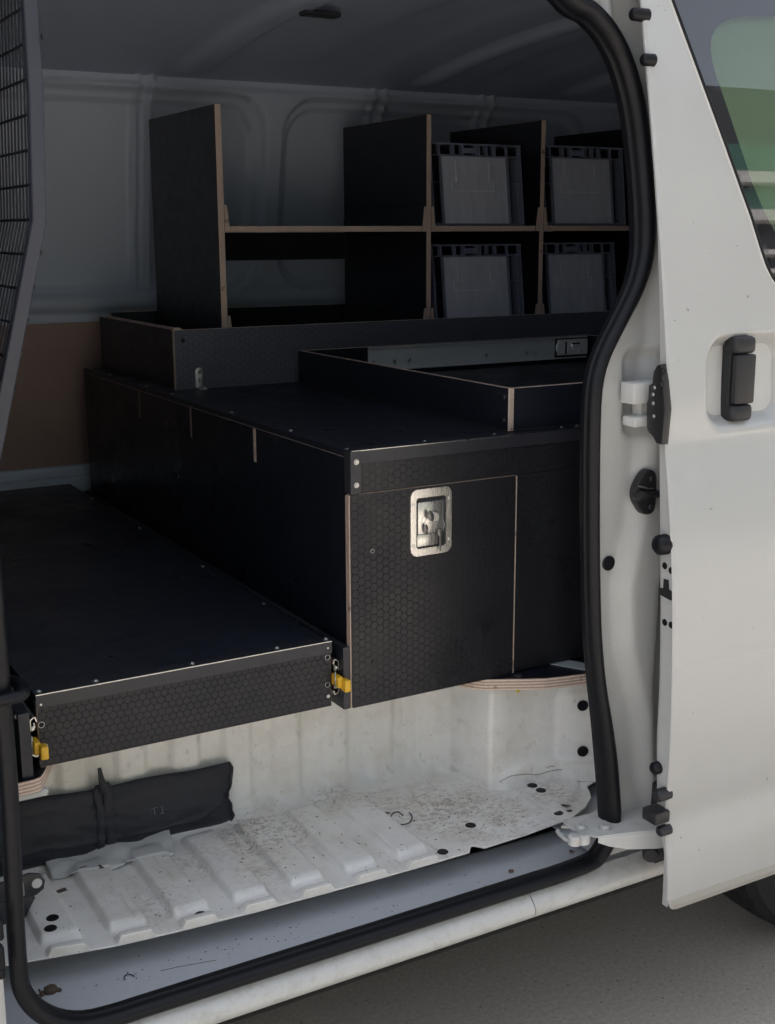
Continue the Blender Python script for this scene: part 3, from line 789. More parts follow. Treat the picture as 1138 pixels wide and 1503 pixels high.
bumper(975, 799, .0185, .032); bumper(964, 1127, .012, .024); bumper(941, 22, .011, .034); bumper(950, 88, .0105, .024)
for (x, y) in ((973.5, 831), (983, 838), (973.5, 914), (983, 918)):
    q = onend(x, y); hole_o = None; bm = bmesh.new(); cyl(bm, (DX + .0035, q.y, q.z), (-1, 0, 0), .0062, .002, 16, bev=.001); finish(bm, 'edge_hole_shade', 'rubber', sdoor)  # black discs paint the shade inside holes in the door edge
bm = bmesh.new(); prism(bm, [(aX(x, y, DX).y, aX(x, y, DX).z) for x, y in ((974,850),(980,852),(980.5,865),(986,870),(986.5,882),(981,880),(968.5,873),(968,863),(973,864))], 'x', DX + .0005, DX + .004)
finish(bm, 'latch_slot', 'dark', sdoor)
bm = bmesh.new(); a = aX(961, 1178, DX); b_ = aX(981, 1208, DX); gbox(bm, DX - .03, DX + .005, min(a.y, b_.y), max(a.y, b_.y), b_.z, a.z, bev=.004, seg=2)
q = aX(975, 1165, DX); cyl(bm, (DX + .01, q.y, q.z), (-1, 0, 0), .012, .03, 14, bev=.003); q = aX(976, 1218, DX); cyl(bm, (DX + .01, q.y, q.z), (-1, 0, 0), .010, .025, 14, bev=.003)
finish(bm, 'lower_catch', 'plastic', sdoor, smooth=40)

# rear wheel
bm = bmesh.new(); prf = [(.20, -.09), (.27, -.10), (.315, -.095), (.333, -.075), (.336, -.03), (.331, -.028), (.331, -.022), (.336, -.02), (.336, .02), (.331, .022), (.331, .028), (.336, .03), (.333, .075), (.31, .095), (.2, .09)]
n = 96; rings = []
for k in range(n):
    a = 2 * math.pi * k / n; cut = .006 if k % 3 == 0 else 0; rings.append([bm.verts.new((2.23 + (r_ - (cut if r_ > .325 and abs(w) > .025 else 0)) * math.cos(a), .20 + w, .336 + (r_ - (cut if r_ > .325 and abs(w) > .025 else 0)) * math.sin(a))) for r_, w in prf])
for k in range(n):
    A, B = rings[k], rings[(k+1) % n]
    for j in range(len(prf) - 1): bm.faces.new((A[j], A[j+1], B[j+1], B[j]))
wheel = finish(bm, 'wheel', 'tyre', van, smooth=30)
bm = bmesh.new(); cyl(bm, (2.23, .17, .336), (0, -1, 0), .2, .03, 40, bev=.01); cyl(bm, (2.23, .14, .336), (0, -1, 0), .07, .02, 24, bev=.01)
finish(bm, 'rim', 'galv', wheel, smooth=40)
box('wheel_arch_liner', (1.78, 2.7, .03, .04, .45, .85), 'dark', van)
for nm, xw, yw in (('front_wheel', -.75, .2), ('far_wheel', 2.23, 1.85)):
    bm = bmesh.new(); cyl(bm, (xw, yw + .1, .336), (0, -1, 0), .334, .2, 48, bev=.02); finish(bm, 'wheel', 'tyre', van, smooth=40)

# seat belt anchor bracket low in the forward corner of the well
bm = bmesh.new(); zc = .545
q = aY(55, 1300, .27)
prism(bm, [(q.x + a, q.z + b_) for a, b_ in [(-.075, .020), (-.012, .026), (.006, .020), (.013, .006), (.010, -.008), (-.004, -.016), (-.03, -.016), (-.075, -.010)]], 'y', .268, .274, bev=.0012)
prism(bm, [(q.x + a, q.z + b_) for a, b_ in [(-.075, -.014), (-.006, -.017), (-.004, -.022), (-.022, -.052), (-.03, -.062), (-.075, -.062)]], 'y', .272, .285, bev=.0012)
an = finish(bm, 'belt_anchor', 'blackmetal', van, smooth=40)
bm = bmesh.new(); cyl(bm, (q.x - .001, .2675, q.z + .006), (0, -1, 0), .0085, .001, 18); finish(bm, 'anchor_eye', 'white', an)
bm = bmesh.new(); gbox(bm, q.x - .027, q.x - .023, .262, .269, q.z - .008, q.z + .016, bev=.001); finish(bm, 'anchor_tab', 'zinc', an)

# ------------------------------------------------------------------ cargo barrier
cb = root('cargo_barrier', (.45, 1.0, .8), 'black steel mesh cargo barrier with a cranked frame at the front of the load space', 'barrier')
BX = [.395, .453, .466]; BZ = [1.36, 1.637, 1.93]
def bx(z):
    if z < 1.637: return .453 - (1.637 - z) * .262
    return .453 + (z - 1.637) * .042
bm = bmesh.new()
for yy in (.08, 1.9):
    zz = [.80, 1.0, 1.2, 1.4, 1.6, 1.628, 1.637, 1.646, 1.67, 1.8, 1.93, 1.98]
    # flat-faced tube 22 x 30 mm
    P = [Vector((bx(z) - .0075, yy + (.0 if z < 1.93 else .02), z)) for z in zz]
    tube(bm, P, 1, section=[(-.0075, -.0095), (-.009, -.008), (-.009, .008), (-.0075, .0095), (.0075, .0095), (.009, .008), (.009, -.008), (.0075, -.0095)], nrm=(1, 0, 0))
tube(bm, [(bx(1.985), .07, 1.985), (bx(1.985), 1.9, 1.985)], .012, 8); tube(bm, [(bx(.80), .08, .80), (bx(.80), 1.9, .80)], .012, 8)
finish(bm, 'barrier_frame', 'barrier', cb, smooth=40)
bm = bmesh.new(); tube(bm, [Vector((bx(z) - .008, .094, z)) for z in [.82, 1.2, 1.6, 1.637, 1.67, 1.97]], 1, section=[(-.004, -.003), (-.004, .003), (.004, .003), (.004, -.003)], nrm=(1, 0, 0))
finish(bm, 'frame_shade_strip', 'dark', cb)  # dark strip paints the shaded inner face of the frame
bm = bmesh.new()
for y in fr(.110, 1.88, .0195): tube(bm, [Vector((bx(z) - .009, y, z)) for z in (.82, 1.2, 1.6, 1.637, 1.66, 1.97)], .00150, 5, cap=False)
for z in fr(.86, 1.96, .0462): tube(bm, [(bx(z) - .013, .09, z), (bx(z) - .013, 1.88, z)], .0021, 5, cap=False)
finish(bm, 'wire_grid', 'wire', cb, kind='stuff')
for (x, y) in ((57, 370), (47, 420), (37, 470), (27, 517), (16, 568), (61, 54)):
    p = aY(x, y, .076); screw(cb, (bx(p.z) + .002, .076, p.z), (1, 0, 0), .0035, 'barrier_screw', 'plastic')

# ------------------------------------------------------------------ plywood floor
pf = root('plywood_floor', (.9, 1.0, .732), 'black faced plywood floor sheet with curved bare ply edges round the step', 'plywood sheet')
ol = [(.30, .255), (.401, .2515), (.425, .2525), (.437, .257), (.4465, .272), (.456, .292), (.475, .335), (.50, .375), (.55, .40), (1.20, .40), (1.25, .36), (1.285, .305), (1.298, .281), (1.315, .263), (1.354, .243), (1.385, .226), (1.42, .2085), (1.46, .198), (1.505, .189), (1.56, .183), (1.60, .18), (1.60, 2.02), (.30, 2.02)]
bm = bmesh.new(); prism(bm, ol, 'z', .733, .7565)
bmesh.ops.recalc_face_normals(bm, faces=bm.faces)
for f in bm.faces: f.material_index = 0 if abs(f.normal.z) > .9 else 1
finish(bm, 'ply_sheet', ['film', 'plyfloor'], pf)
bm = bmesh.new(); q = aZ(761, 991, .757); cyl(bm, (q.x, q.y, .7565), (0, 0, 1), .0075, .0012, 16); finish(bm, 'floor_bolt', 'zinc', pf)
bm = bmesh.new(); q = aZ(843, 981, .757)
prism(bm, [(q.x - .03, q.y + .05), (q.x + .015, q.y + .05), (q.x + .05, q.y - .015), (q.x + .012, q.y - .02)], 'z', .7568, .7585); finish(bm, 'joint_plate', 'galv', pf)
bm = bmesh.new(); q = aY(762, 1014, .235); cyl(bm, (q.x, .2385, q.z + .002), (0, -1, 0), .0062, .002, 14, bev=.001); finish(bm, 'paint_dot', 'ydot', pf)

# ------------------------------------------------------------------ low drawer
DF = .28; DZ0, DZ1, DL, DR = .762, .887, .444, .983
ld = root('low_drawer', (.71, 1.1, .7565), 'low wide black plywood drawer with honeycomb front and yellow release levers', 'drawer')
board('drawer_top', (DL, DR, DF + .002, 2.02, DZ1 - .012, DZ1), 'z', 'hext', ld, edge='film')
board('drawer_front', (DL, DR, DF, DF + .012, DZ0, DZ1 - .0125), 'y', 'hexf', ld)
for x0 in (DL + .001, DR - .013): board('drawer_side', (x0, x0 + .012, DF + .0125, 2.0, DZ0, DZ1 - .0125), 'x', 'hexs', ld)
board('drawer_back', (DL + .014, DR - .014, 1.985, 2.0, DZ0, DZ1 - .0125), 'y', 'film', ld)
board('drawer_base', (DL + .014, DR - .014, DF + .013, 1.984, DZ0 + .002, DZ0 + .012), 'z', 'film', ld)
bm = bmesh.new()  # folded black angle along the front top edge
prism(bm, [(DF - .0022, DZ1 - .021), (DF - .0022, DZ1 + .0018), (DF + .022, DZ1 + .0018), (DF + .022, DZ1 + .0004), (DF - .0006, DZ1 + .0004), (DF - .0006, DZ1 - .021)], 'x', DL - .001, DR + .001)
finish(bm, 'edge_angle', 'blackmetal', ld)
bm = bmesh.new(); prism(bm, [(DF - .0026, DZ1 + .0008), (DF - .0026, DZ1 + .0024), (DF - .0005, DZ1 + .0024), (DF - .0005, DZ1 + .0019)], 'x', DL - .001, DR + .001); finish(bm, 'bright_edge', 'zinc', ld, label='thin bright line along the folded edge trim')  # thin bright steel strip along the front top edge
for (x, y) in ((55, 1013), (142, 1001), (283, 974.5), (406, 950.5), (477, 937)):
    q = aZ(x, y, DZ1 + .003); screw(ld, (q.x, DF + .012, DZ1 + .002), (0, 0, 1), .0046)
for y in (.56, .894, 1.328, 1.743): screw(ld, (DR - .008, y, DZ1 + .0002), (0, 0, 1), .0036)
for (x, y) in ((60, 1034), (481, 951), (482, 1022)): screw(ld, aY(x, y, DF - .0005), (0, -1, 0), .0026)
def finger(parent, x, y, Y, r=.0048):
    bm = bmesh.new(); q = aY(x, y, Y); t = [(q.x + r * math.cos(a), Y, q.z + r * math.sin(a)) for a in [2 * math.pi * k / 18 for k in range(18)]]
    tube(bm, t, .0007, 6, closed=True); finish(bm, 'hole_rim', 'zinc', parent, smooth=True)
    bm = bmesh.new(); cyl(bm, (q.x, Y + .0005, q.z), (0, -1, 0), r * .9, .0008, 14); finish(bm, 'screw_hole', 'dark', parent)
for (x, y) in ((61, 1064), (481, 965), (481, 1005), (66, 1096)): finger(ld, x, y, DF - .0004)
def runner(parent, xa, xb, yf, mirror=1):
    """heavy duty telescopic runner seen on end, with its yellow release lever"""
    zc = (DZ0 + DZ1) / 2 - .006; xm = (xa + xb) / 2; w = (xb - xa) / 2
    def cs(dx, s):
        return [Vector((xm + s * (dx + u), 0, zc + v)) for u, v in []]
    bm = bmesh.new()
    for s in (1, -1):
        P = [(-w * .8, .026), (-w * .5, .034), (w * .1, .033), (w * .75, .030), (w * .85, .022), (w * .85, .012)]
        pr_ = [(xm + mirror * u, zc + s * v) for u, v in P]
        for (a, b_) in zip(pr_, pr_[1:]):
            dd = Vector((b_[0] - a[0], b_[1] - a[1])).normalized() * .0012; nn = Vector((-dd.y, dd.x)) * .8
            prism(bm, [(a[0] - nn.x, a[1] - nn.y), (b_[0] - nn.x, b_[1] - nn.y), (b_[0] + nn.x, b_[1] + nn.y), (a[0] + nn.x, a[1] + nn.y)], 'y', yf, 1.9)
        P2 = [(-w * .5, .022), (-w * .1, .024), (w * .1, .018), (w * .5, .020), (w * .4, .010), (-w * .3, .012)]
        prism(bm, [(xm + mirror * u, zc + s * v) for u, v in P2], 'y', yf + .003, yf + .05)
        cyl(bm, (xm, yf + .0035, zc + s * .019), (0, -1, 0), .003, .006, 10, bev=.001)
    r_ = finish(bm, 'runner', 'zinc', parent, label='zinc plated telescopic runner end')
    bm = bmesh.new(); gbox(bm, xa - .001, xb + .001, yf + .05, 1.9, zc - .03, zc + .03); finish(bm, 'runner_body', 'blackmetal', r_)
    bm = bmesh.new(); zl = zc - .008 if mirror > 0 else zc - .016
    gbox(bm, xm - .006, xm + .005, yf - .020, yf + .01, zl - .008, zl + .014, bev=.003, seg=3)
    gbox(bm, xm + .001, xm + .014, yf - .034, yf - .014, zl - .013, zl + .010, bev=.003, seg=3)
    finish(bm, 'release_lever', 'yellow', r_, smooth=40)
    bm = bmesh.new(); tube(bm, [(xm - .006, yf - .008, zl + .022), (xm - .007, yf - .010, zl + .010), (xm - .007, yf - .010, zl - .008)], .0016, 8)
    finish(bm, 'lever_spring', 'zinc', r_, smooth=True)
runner(ld, .9845, .9975, DF - .004)
runner(ld, .4295, .4425, DF - .004, -1)
# forward runner rail, bolted to the floor
bm = bmesh.new(); q = aY(39, 1100, DF)
frs = root('runner_support', (.41, 1.0, .7565), 'black upright support board left of the low drawer carrying its runner', 'support board')
board('support_board', (.409, .4275, .262, 2.0, .7568, .868), 'x', 'film', frs, edge='film')
screw(frs, (.4085, .275, .86), (-1, 0, 0), .003)

# ------------------------------------------------------------------ big drawer cabinet
CF = .26; CL, CR, CT, CB = 1.019, 2.35, 1.240, .757
cab = root('drawer_cabinet', (1.6, 1.1, .7565), 'tall black plywood drawer cabinet with a locked front and honeycomb top', 'cabinet')
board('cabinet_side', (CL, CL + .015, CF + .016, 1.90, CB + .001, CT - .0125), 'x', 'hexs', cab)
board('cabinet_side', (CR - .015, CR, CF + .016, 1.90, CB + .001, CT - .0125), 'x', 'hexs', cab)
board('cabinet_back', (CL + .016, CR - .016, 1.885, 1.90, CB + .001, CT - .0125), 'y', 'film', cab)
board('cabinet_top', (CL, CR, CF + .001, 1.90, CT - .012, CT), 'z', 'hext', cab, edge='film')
board('front_rail', (CL + .001, CR, CF + .002, CF + .015, 1.1632, CT - .0125), 'y', 'hexd', cab, edge='film')
board('front_panel', (1.3835, CR, CF + .0025, CF + .0165, CB + .003, 1.1630), 'y', 'hexd', cab, edge='film')
bm = bmesh.new(); prism(bm, rrect(CL - .004, 1.3790, CB, 1.1615, .004, 3), 'y', CF, CF + .014)
bmesh.ops.recalc_face_normals(bm, faces=bm.faces)
for f in bm.faces: f.material_index = 0 if abs(f.normal.y) > .9 else 1
dr = finish(bm, 'drawer_door', ['hexd', 'plyy'], cab, label='black honeycomb drawer front with a stainless paddle lock')
bm = bmesh.new(); gbox(bm, 1.3794, 1.3832, CF + .0015, CF + .01, CB + .001, 1.160); finish(bm, 'ply_joint', 'plyx', dr, label='bare ply edge beside the door')
bm = bmesh.new(); gbox(bm, CL - .006, CL - .0035, CF + .0005, CF + .0135, CB + .001, 1.160); finish(bm, 'ply_joint', 'plyx', dr)
bm = bmesh.new(); gbox(bm, CL, 1.38, CF + .0015, CF + .01, 1.1618, 1.1622); finish(bm, 'ply_joint', 'plyz', dr)
for k, y in enumerate((.683, 1.05, 1.415)):
    bm = bmesh.new(); gbox(bm, CL - .0012, CL + .003, y - .0055, y + .0055, 1.156, 1.226); finish(bm, 'rib_tenon', 'plydark' if k else 'plyy', cab, label='bare end of a ply rib showing through the cabinet side')
bm = bmesh.new()
prism(bm, [(CF - .0018, CT - .022), (CF - .0018, CT + .0016), (CF + .022, CT + .0016), (CF + .022, CT + .0004), (CF - .0004, CT + .0004), (CF - .0004, CT - .022)], 'x', CL - .001, CR)
finish(bm, 'edge_angle', 'blackmetal', cab)
bm = bmesh.new(); prism(bm, [(CF - .0022, CT + .0008), (CF - .0022, CT + .0022), (CF - .0003, CT + .0022), (CF - .0003, CT + .0017)], 'x', CL, 1.36); finish(bm, 'bright_edge', 'zinc', cab)  # narrow bright strip on the cabinet's top front edge
bm = bmesh.new(); gbox(bm, CL - .003, CL + .018, CF - .004, CF - .002, 1.163, CT + .001, bev=.0006); gbox(bm, CL - .003, CL - .001, CF - .002, CF + .022, 1.163, CT + .001, bev=.0006)
finish(bm, 'corner_angle', 'blackmetal', cab)
for z in (1.222, 1.180): screw(cab, (CL + .008, CF - .004, z), (0, -1, 0), .0038)
for (x, y) in ((517, 661), (623, 647), (720, 635.5), (829, 628), (853, 626)):
    q = aZ(x, y, CT + .002); screw(cab, (q.x, CF + .026, CT + .0002), (0, 0, 1), .0040)
for y in (.534, .831, 1.20, 1.387, 1.691, 1.87): screw(cab, (CL + .012, y, CT + .0002), (0, 0, 1), .0036)
finger(dr, 547, 809, CF - .0003, .0035)
for (x, y) in ((547, 885), (547, 971), (726, 862)):
    q = aY(x, y, CF); bm = bmesh.new(); cyl(bm, (q.x, CF + .0002, q.z), (0, -1, 0), .0026, .0006, 14); finish(bm, 'screw_hole', 'dark', dr)
board('runner_board', (.9985, CL - .0075, CF + .0005, 1.9, CB + .0005, .878), 'x', 'film', cab, edge='blackmetal')
# paddle lock
lk = (1.1405, 1.2315, 1.030, 1.158); lx, lz = (lk[0] + lk[1]) / 2, (lk[2] + lk[3]) / 2
bm = bmesh.new(); outer = rrect(*lk, .015, 6); inner = rrect(lk[0] + .0135, lk[1] - .0135, lk[2] + .0155, lk[3] - .0175, .006, 6)
def loopv(P, y): return [bm.verts.new((x, y, z)) for x, z in P]
A0, A1 = loopv(outer, CF - .0002), loopv([(lx + (x - lx) * .985, lz + (z - lz) * .99) for x, z in outer], CF - .0022)
A2, A3 = loopv([(lx + (x - lx) * 1.03, lz + (z - lz) * 1.02) for x, z in inner], CF - .0022), loopv(inner, CF + .0008)
A4 = loopv(inner, CF + .010)
for P, Q in ((A0, A1), (A1, A2), (A2, A3), (A3, A4)):
    for k in range(len(P)): bm.faces.new((P[k], P[(k+1) % len(P)], Q[(k+1) % len(P)], Q[k]))
bm.faces.new(A4)
lock = finish(bm, 'paddle_lock', 'chrome', cab, smooth=30, label='stainless recessed paddle lock with a key in it')
bm = bmesh.new(); gbox(bm, lk[0] + .016, lk[1] - .0175, CF - .003, CF + .0075, lk[2] + .042, lk[3] - .025, bev=.0015, seg=2)
gbox(bm, lk[0] + .016, lk[1] - .030, CF - .0005, CF + .0075, lk[2] + .018, lk[2] + .041, bev=.001, seg=2); finish(bm, 'lock_paddle', 'chrome', cab, smooth=35)
bm = bmesh.new(); cyl(bm, (lx + .003, CF - .003, lz + .010), (0, -1, 0), .0105, .008, 20, bev=.002); finish(bm, 'lock_barrel', 'zinc', cab, smooth=35)
for (x, z) in ((lk[0] + .006, lk[3] - .028), (lk[1] - .006, lk[3] - .024), (lk[0] + .006, lk[2] + .022), (lk[1] - .006, lk[2] + .026)):
    screw(cab, (x, CF - .0022, z), (0, -1, 0), .0028, 'lock_rivet', 'chrome')
# keys (each hangs from the barrel by its ring)
def key(nm, pts_head, blade, y, label):
    bm = bmesh.new(); prism(bm, pts_head, 'y', y - .0012, y + .0012, bev=.0004)
    if blade: prism(bm, blade, 'y', y - .0009, y + .0009)
    o = finish(bm, nm, 'keysteel', smooth=30); o['label'] = label; o['category'] = 'key'; return o
bx_, bz_ = lx + .003, lz + .010
def oval(cx_, cz_, a, b_, rot=0, n=14): return [(cx_ + a * math.cos(t) * math.cos(rot) - b_ * math.sin(t) * math.sin(rot), cz_ + a * math.cos(t) * math.sin(rot) + b_ * math.sin(t) * math.cos(rot)) for t in [2*math.pi*k/n for k in range(n)]]
key('key', oval(bx_ - .011, bz_ + .004, .006, .011, .3), None, CF - .013, 'steel key turned in the barrel of the stainless lock')
key('key', oval(lx + .016, lz - .022, .0055, .009, .1), [(lx + .0145, lz - .030), (lx + .0175, lz - .030), (lx + .0172, lz - .056), (lx + .0155, lz - .058), (lx + .0142, lz - .052)], CF - .008, 'long spare key hanging with its blade down over the lock rim')
key('key', oval(lx - .016, lz - .012, .0048, .010, .05), None, CF - .008, 'short dark key fob at the left of the lock barrel')
bm = bmesh.new(); tube(bm, [(lx + .014 + .009 * math.cos(t), CF - .011 + .002 * math.sin(t), lz - .006 + .010 * math.sin(t)) for t in [2*math.pi*k/20 for k in range(20)]], .0007, 6, closed=True)
o = finish(bm, 'key_ring', 'zinc', smooth=True); o['label'] = 'thin wire ring right of the lock barrel carrying the hanging key'; o['category'] = 'key ring'
bm = bmesh.new(); tube(bm, [(lx - .010 + .011 * math.cos(t), CF - .012 + .002 * math.sin(t), lz - .002 + .014 * math.sin(t)) for t in [2*math.pi*k/20 for k in range(20)]], .0007, 6, closed=True)
o = finish(bm, 'key_ring', 'zinc', smooth=True); o['label'] = 'thin wire ring left of the lock barrel through the dark fob'; o['category'] = 'key ring'

# ------------------------------------------------------------------ shallow slide-out tray on the cabinet
TL, TR, TF, TB, TT = 1.388, 2.33, .298, 1.235, 1.3255
tr = root('slide_out_tray', (1.8, .8, CT), 'shallow black ply slide-out tray with bare edges and a steel slide, on the cabinet', 'tray')
z0 = CT + .0022
board('tray_wall', (TL, TL + .009, TF + .0002, TB, z0, TT), 'x', 'film', tr)
board('tray_wall', (TR - .011, TR, TF + .0125, TB, z0, TT), 'x', 'film', tr)
board('tray_wall', (TL + .0095, TR, TF, TF + .012, z0, TT), 'y', 'film', tr)
board('tray_wall', (TL + .0115, TR - .0115, TB - .012, TB, z0, TT), 'y', 'film', tr)
board('tray_floor', (TL + .0115, TR - .0115, TF + .0125, TB - .0125, z0, z0 + .010), 'z', 'hext', tr)
bm = bmesh.new(); gbox(bm, TL - .0006, TL + .0096, TF - .0008, TF + .004, z0, TT + .0003); finish(bm, 'corner_ply_edge', 'plyx', tr)
for z in (1.308, 1.262): screw(tr, (TL - .0005, TF + .016, z), (-1, 0, 0), .005, 'tray_screw', 'plastic')
ySl = TB - .014
bm = bmesh.new(); gbox(bm, 1.585, TR - .02, ySl - .003, ySl, 1.262, 1.3245); gbox(bm, 1.585, TR - .02, ySl - .012, ySl - .002, 1.321, 1.3245); gbox(bm, 1.585, TR - .02, ySl - .012, ySl - .002, 1.262, 1.2655)
slr = finish(bm, 'steel_slide', 'galv', tr, label='long galvanised drawer slide along the tray back')
bm = bmesh.new()
a = 2.205
gbox(bm, a - .006, 2.315, ySl - .0045, ySl - .0032, 1.266, 1.3205, mi=1); gbox(bm, a, 2.31, ySl - .016, ySl - .004, 1.272, 1.3165, bev=.002); gbox(bm, a + .020, a + .026, ySl - .0185, ySl - .015, 1.276, 1.312, mi=1); gbox(bm, a + .044, a + .068, ySl - .0245, ySl - .015, 1.303, 1.307, mi=1); cyl(bm, (a + .012, ySl - .012, 1.294), (0, -1, 0), .022, .006, 18, bev=.002); cyl(bm, (a + .055, ySl - .012, 1.297), (0, -1, 0), .014, .010, 16, bev=.003)
gbox(bm, a + .03, a + .036, ySl - .02, ySl - .01, 1.284, 1.306); cyl(bm, (a + .07, ySl - .014, 1.286), (0, -1, 0), .008, .010, 12, bev=.002)
finish(bm, 'slide_latch', ['latch', 'dark'], slr, smooth=35)
for x in (1.60, 1.665, 1.71, 1.96, 2.10, 2.13): screw(slr, (x, ySl - .003, 1.285), (0, -1, 0), .004, 'slide_rivet')

# ------------------------------------------------------------------ long box at the back of the cabinet top
lb = root('long_box', (1.8, 1.57, CT), 'long black honeycomb box with open top running along the back of the cabinet', 'box')
BF, BB, BT, BL = 1.266, 1.875, 1.388, 1.066
board('box_end', (BL, BL + .011, BF + .0125, BB, CT + .0006, BT + .001), 'x', 'film', lb)
board('box_end_lining', (BL + .019, BL + .030, BF + .0125, BB, CT + .0006, BT + .001), 'x', 'film', lb)
board('box_front', (BL + .0, 2.75, BF, BF + .012, CT + .0006, BT), 'y', 'hexb', lb)
board('box_back', (BL + .031, 2.75, BB - .012, BB, CT + .0006, BT + .012), 'y', 'film', lb)
board('box_base', (BL + .031, 2.75, BF + .0125, BB - .0125, CT + .0008, CT + .010), 'z', 'film', lb)
bm = bmesh.new(); gbox(bm, BL + .0008, BL + .018, BF + .0005, BF + .015, BT + .0003, BT + .0055); finish(bm, 'corner_ply_edge', 'plyx', lb)
q = aY(264, 500, BF); 
bm = bmesh.new(); cyl(bm, (1.088, BF - .0005, 1.362), (0, -1, 0), .006, .0008, 14); finish(bm, 'screw_hole', 'dark', lb)
bx0 = 1.117
bm = bmesh.new(); prism(bm, [(bx0, CT + .004), (bx0 + .021, CT + .004), (bx0 + .021, 1.283)] + [(bx0 + .0105 + .0105 * math.cos(t), 1.283 + .0105 * math.sin(t)) for t in [math.pi * k / 8 for k in range(1, 8)]] + [(bx0, 1.283)], 'y', BF - .0025, BF - .0003, bev=.0004)
gbox(bm, bx0, bx0 + .021, BF - .028, BF - .0003, CT + .0008, CT + .0034, bev=.0005)
br = finish(bm, 'angle_bracket', 'bracket', lb, smooth=35, label='small steel angle bracket screwed to the box front')
for z in (1.283, 1.262): screw(br, (bx0 + .0105, BF - .0025, z), (0, -1, 0), .0045)
screw(br, (bx0 + .016, BF - .018, CT + .0034), (0, 0, 1), .005)

# ------------------------------------------------------------------ open shelf unit standing in the long box
sh = root('shelf_unit', (1.9, 1.6, CT + .010), 'black plywood pigeonhole shelf unit with bare brown edges standing in the long box', 'shelf unit')
SF, SB, SZ0, SZ1 = 1.362, 1.852, CT + .0105, 1.9345
DIV = [(1.232, 1.2485), (1.8525, 1.8675), (2.242, 2.257), (2.660, 2.675)]
for (a, b_) in DIV: board('shelf_divider', (a, b_, SF, SB, SZ0, SZ1), 'x', 'film', sh)
for (a, b_), (c, d_) in zip(DIV, DIV[1:]):
    board('shelf', (b_ + .0006, c - .0006, SF + .0015, SB, 1.6225, 1.6375), 'z', 'film', sh)
    board('bottom_shelf', (b_ + .0006, c - .0006, SF + .0015, SB, SZ0, SZ0 + .014), 'z', 'film', sh)
    board('back_rail', (b_ + .0006, c - .0006, SB - .0125, SB - .0005, 1.540, 1.6215), 'y', 'film', sh)
bm = None
for i, (a, b_) in enumerate(DIV):
    for s in (-1, 1):
        if (i == 0 and s < 0) or (i == 3 and s > 0): continue
        x0 = b_ + .0003 if s > 0 else a - .0003
        for (z0_, z1_) in ((1.6225, 1.690), (1.345, 1.411)):
            bm = bmesh.new(); prism(bm, [(x0, z0_), (x0 + s * .015, z0_), (x0 + s * .0075, z1_), (x0, z1_)], 'y', SF - .001, SB - .02)
            bmesh.ops.recalc_face_normals(bm, faces=bm.faces)
            for f in bm.faces: f.material_index = 1 if abs(f.normal.y) > .9 else 0
            finish(bm, 'cleat', ['film', 'plyx'], sh)

# ------------------------------------------------------------------ plastic crates
def crate(x0, x1, zb, h, label, lean=.030, first=[None]):
    if first[0] is None:
        w, dp, hh = .30, .40, .235
        rt_ = root('storage_crate', (0, 0, 0), label, 'crate', 'grey plastic crates in the shelf unit')
        def lx_(v): v.co.y += -lean * (1 - v.co.z / hh) + lean
        def fin(bm, nm, mt, par=rt_, sm_=35, **k):
            for v in bm.verts: lx_(v)
            return finish(bm, nm, mt, par, smooth=sm_, **k)
        bm = bmesh.new()
        gbox(bm, 0, .006, .022, dp, .004, hh - .03); gbox(bm, w - .006, w, .022, dp, .004, hh - .03); gbox(bm, .006, w - .006, dp - .006, dp, .004, hh - .03); gbox(bm, .006, w - .006, .022, dp - .006, .004, .010)
        gbox(bm, .034, w - .046, .010, .016, .006, hh - .032)
        fin(bm, 'crate_body', 'crate')
        bm = bmesh.new()
        gbox(bm, -.002, w + .002, .0, dp, hh - .005, hh, bev=.001); gbox(bm, -.001, w + .001, .004, dp, hh - .036, hh - .033, bev=.0008)
        gbox(bm, 0, .003, .0, dp, .0, hh, bev=.0008) ; gbox(bm, w - .003, w, .0, .02, .0, hh, bev=.0008)
        gbox(bm, .033, .036, .002, .014, .002, hh - .036); gbox(bm, w - .048, w - .044, .002, .014, .002, hh, bev=.0008)
        gbox(bm, .003, .033, .004, .014, hh * .52, hh * .52 + .002); gbox(bm, w - .044, w, .004, .014, hh * .52, hh * .52 + .002)
        gbox(bm, 0, w, .004, .016, 0, .005, bev=.001)
        for xx in (.028, .075, .105, .150, .160, .185, .212): gbox(bm, xx, xx + .005, .004, .02, hh - .033, hh - .005)
        gbox(bm, .108, .150, .006, .010, hh - .028, hh - .012, bev=.001)
        fin(bm, 'crate_rim', 'crate')
        bm = bmesh.new(); gbox(bm, .037, w - .049, .006, .010, .006, hh - .037, bev=.001); fin(bm, 'crate_window', 'cratefront')
        bm = bmesh.new()
        gbox(bm, .066, .205, .003, .0062, .098, .100); gbox(bm, .066, .068, .003, .0062, .098, .130); gbox(bm, .203, .205, .003, .0062, .098, .130)
        gbox(bm, .080, .082, .0035, .0062, .125, .185); gbox(bm, .190, .192, .0035, .0062, .125, .185)
        fin(bm, 'label_holder', 'crateglint')
        first[0] = rt_; o = rt_
    else:
        src = first[0]; o = src.copy(); COL.objects.link(o)
        for ch in list(src.children):
            c2 = ch.copy(); COL.objects.link(c2); c2.parent = o
        o['label'] = label
    o.location = (x0, SF + .022, zb); o.scale = ((x1 - x0) / .30, 1, h / .235); return o
crate(1.894, 2.205, 1.6385, .228, 'grey plastic crate on the upper shelf, in the bay left of the last divider')
crate(2.283, 2.590, 1.6385, .232, 'grey plastic crate on the upper shelf nearest the rear door pillar')
crate(1.903, 2.213, 1.3600, .226, 'grey plastic crate in the lower row, directly under the upper left crate')
crate(2.280, 2.570, 1.3600, .228, 'grey plastic crate in the lower row, against the rear door pillar')
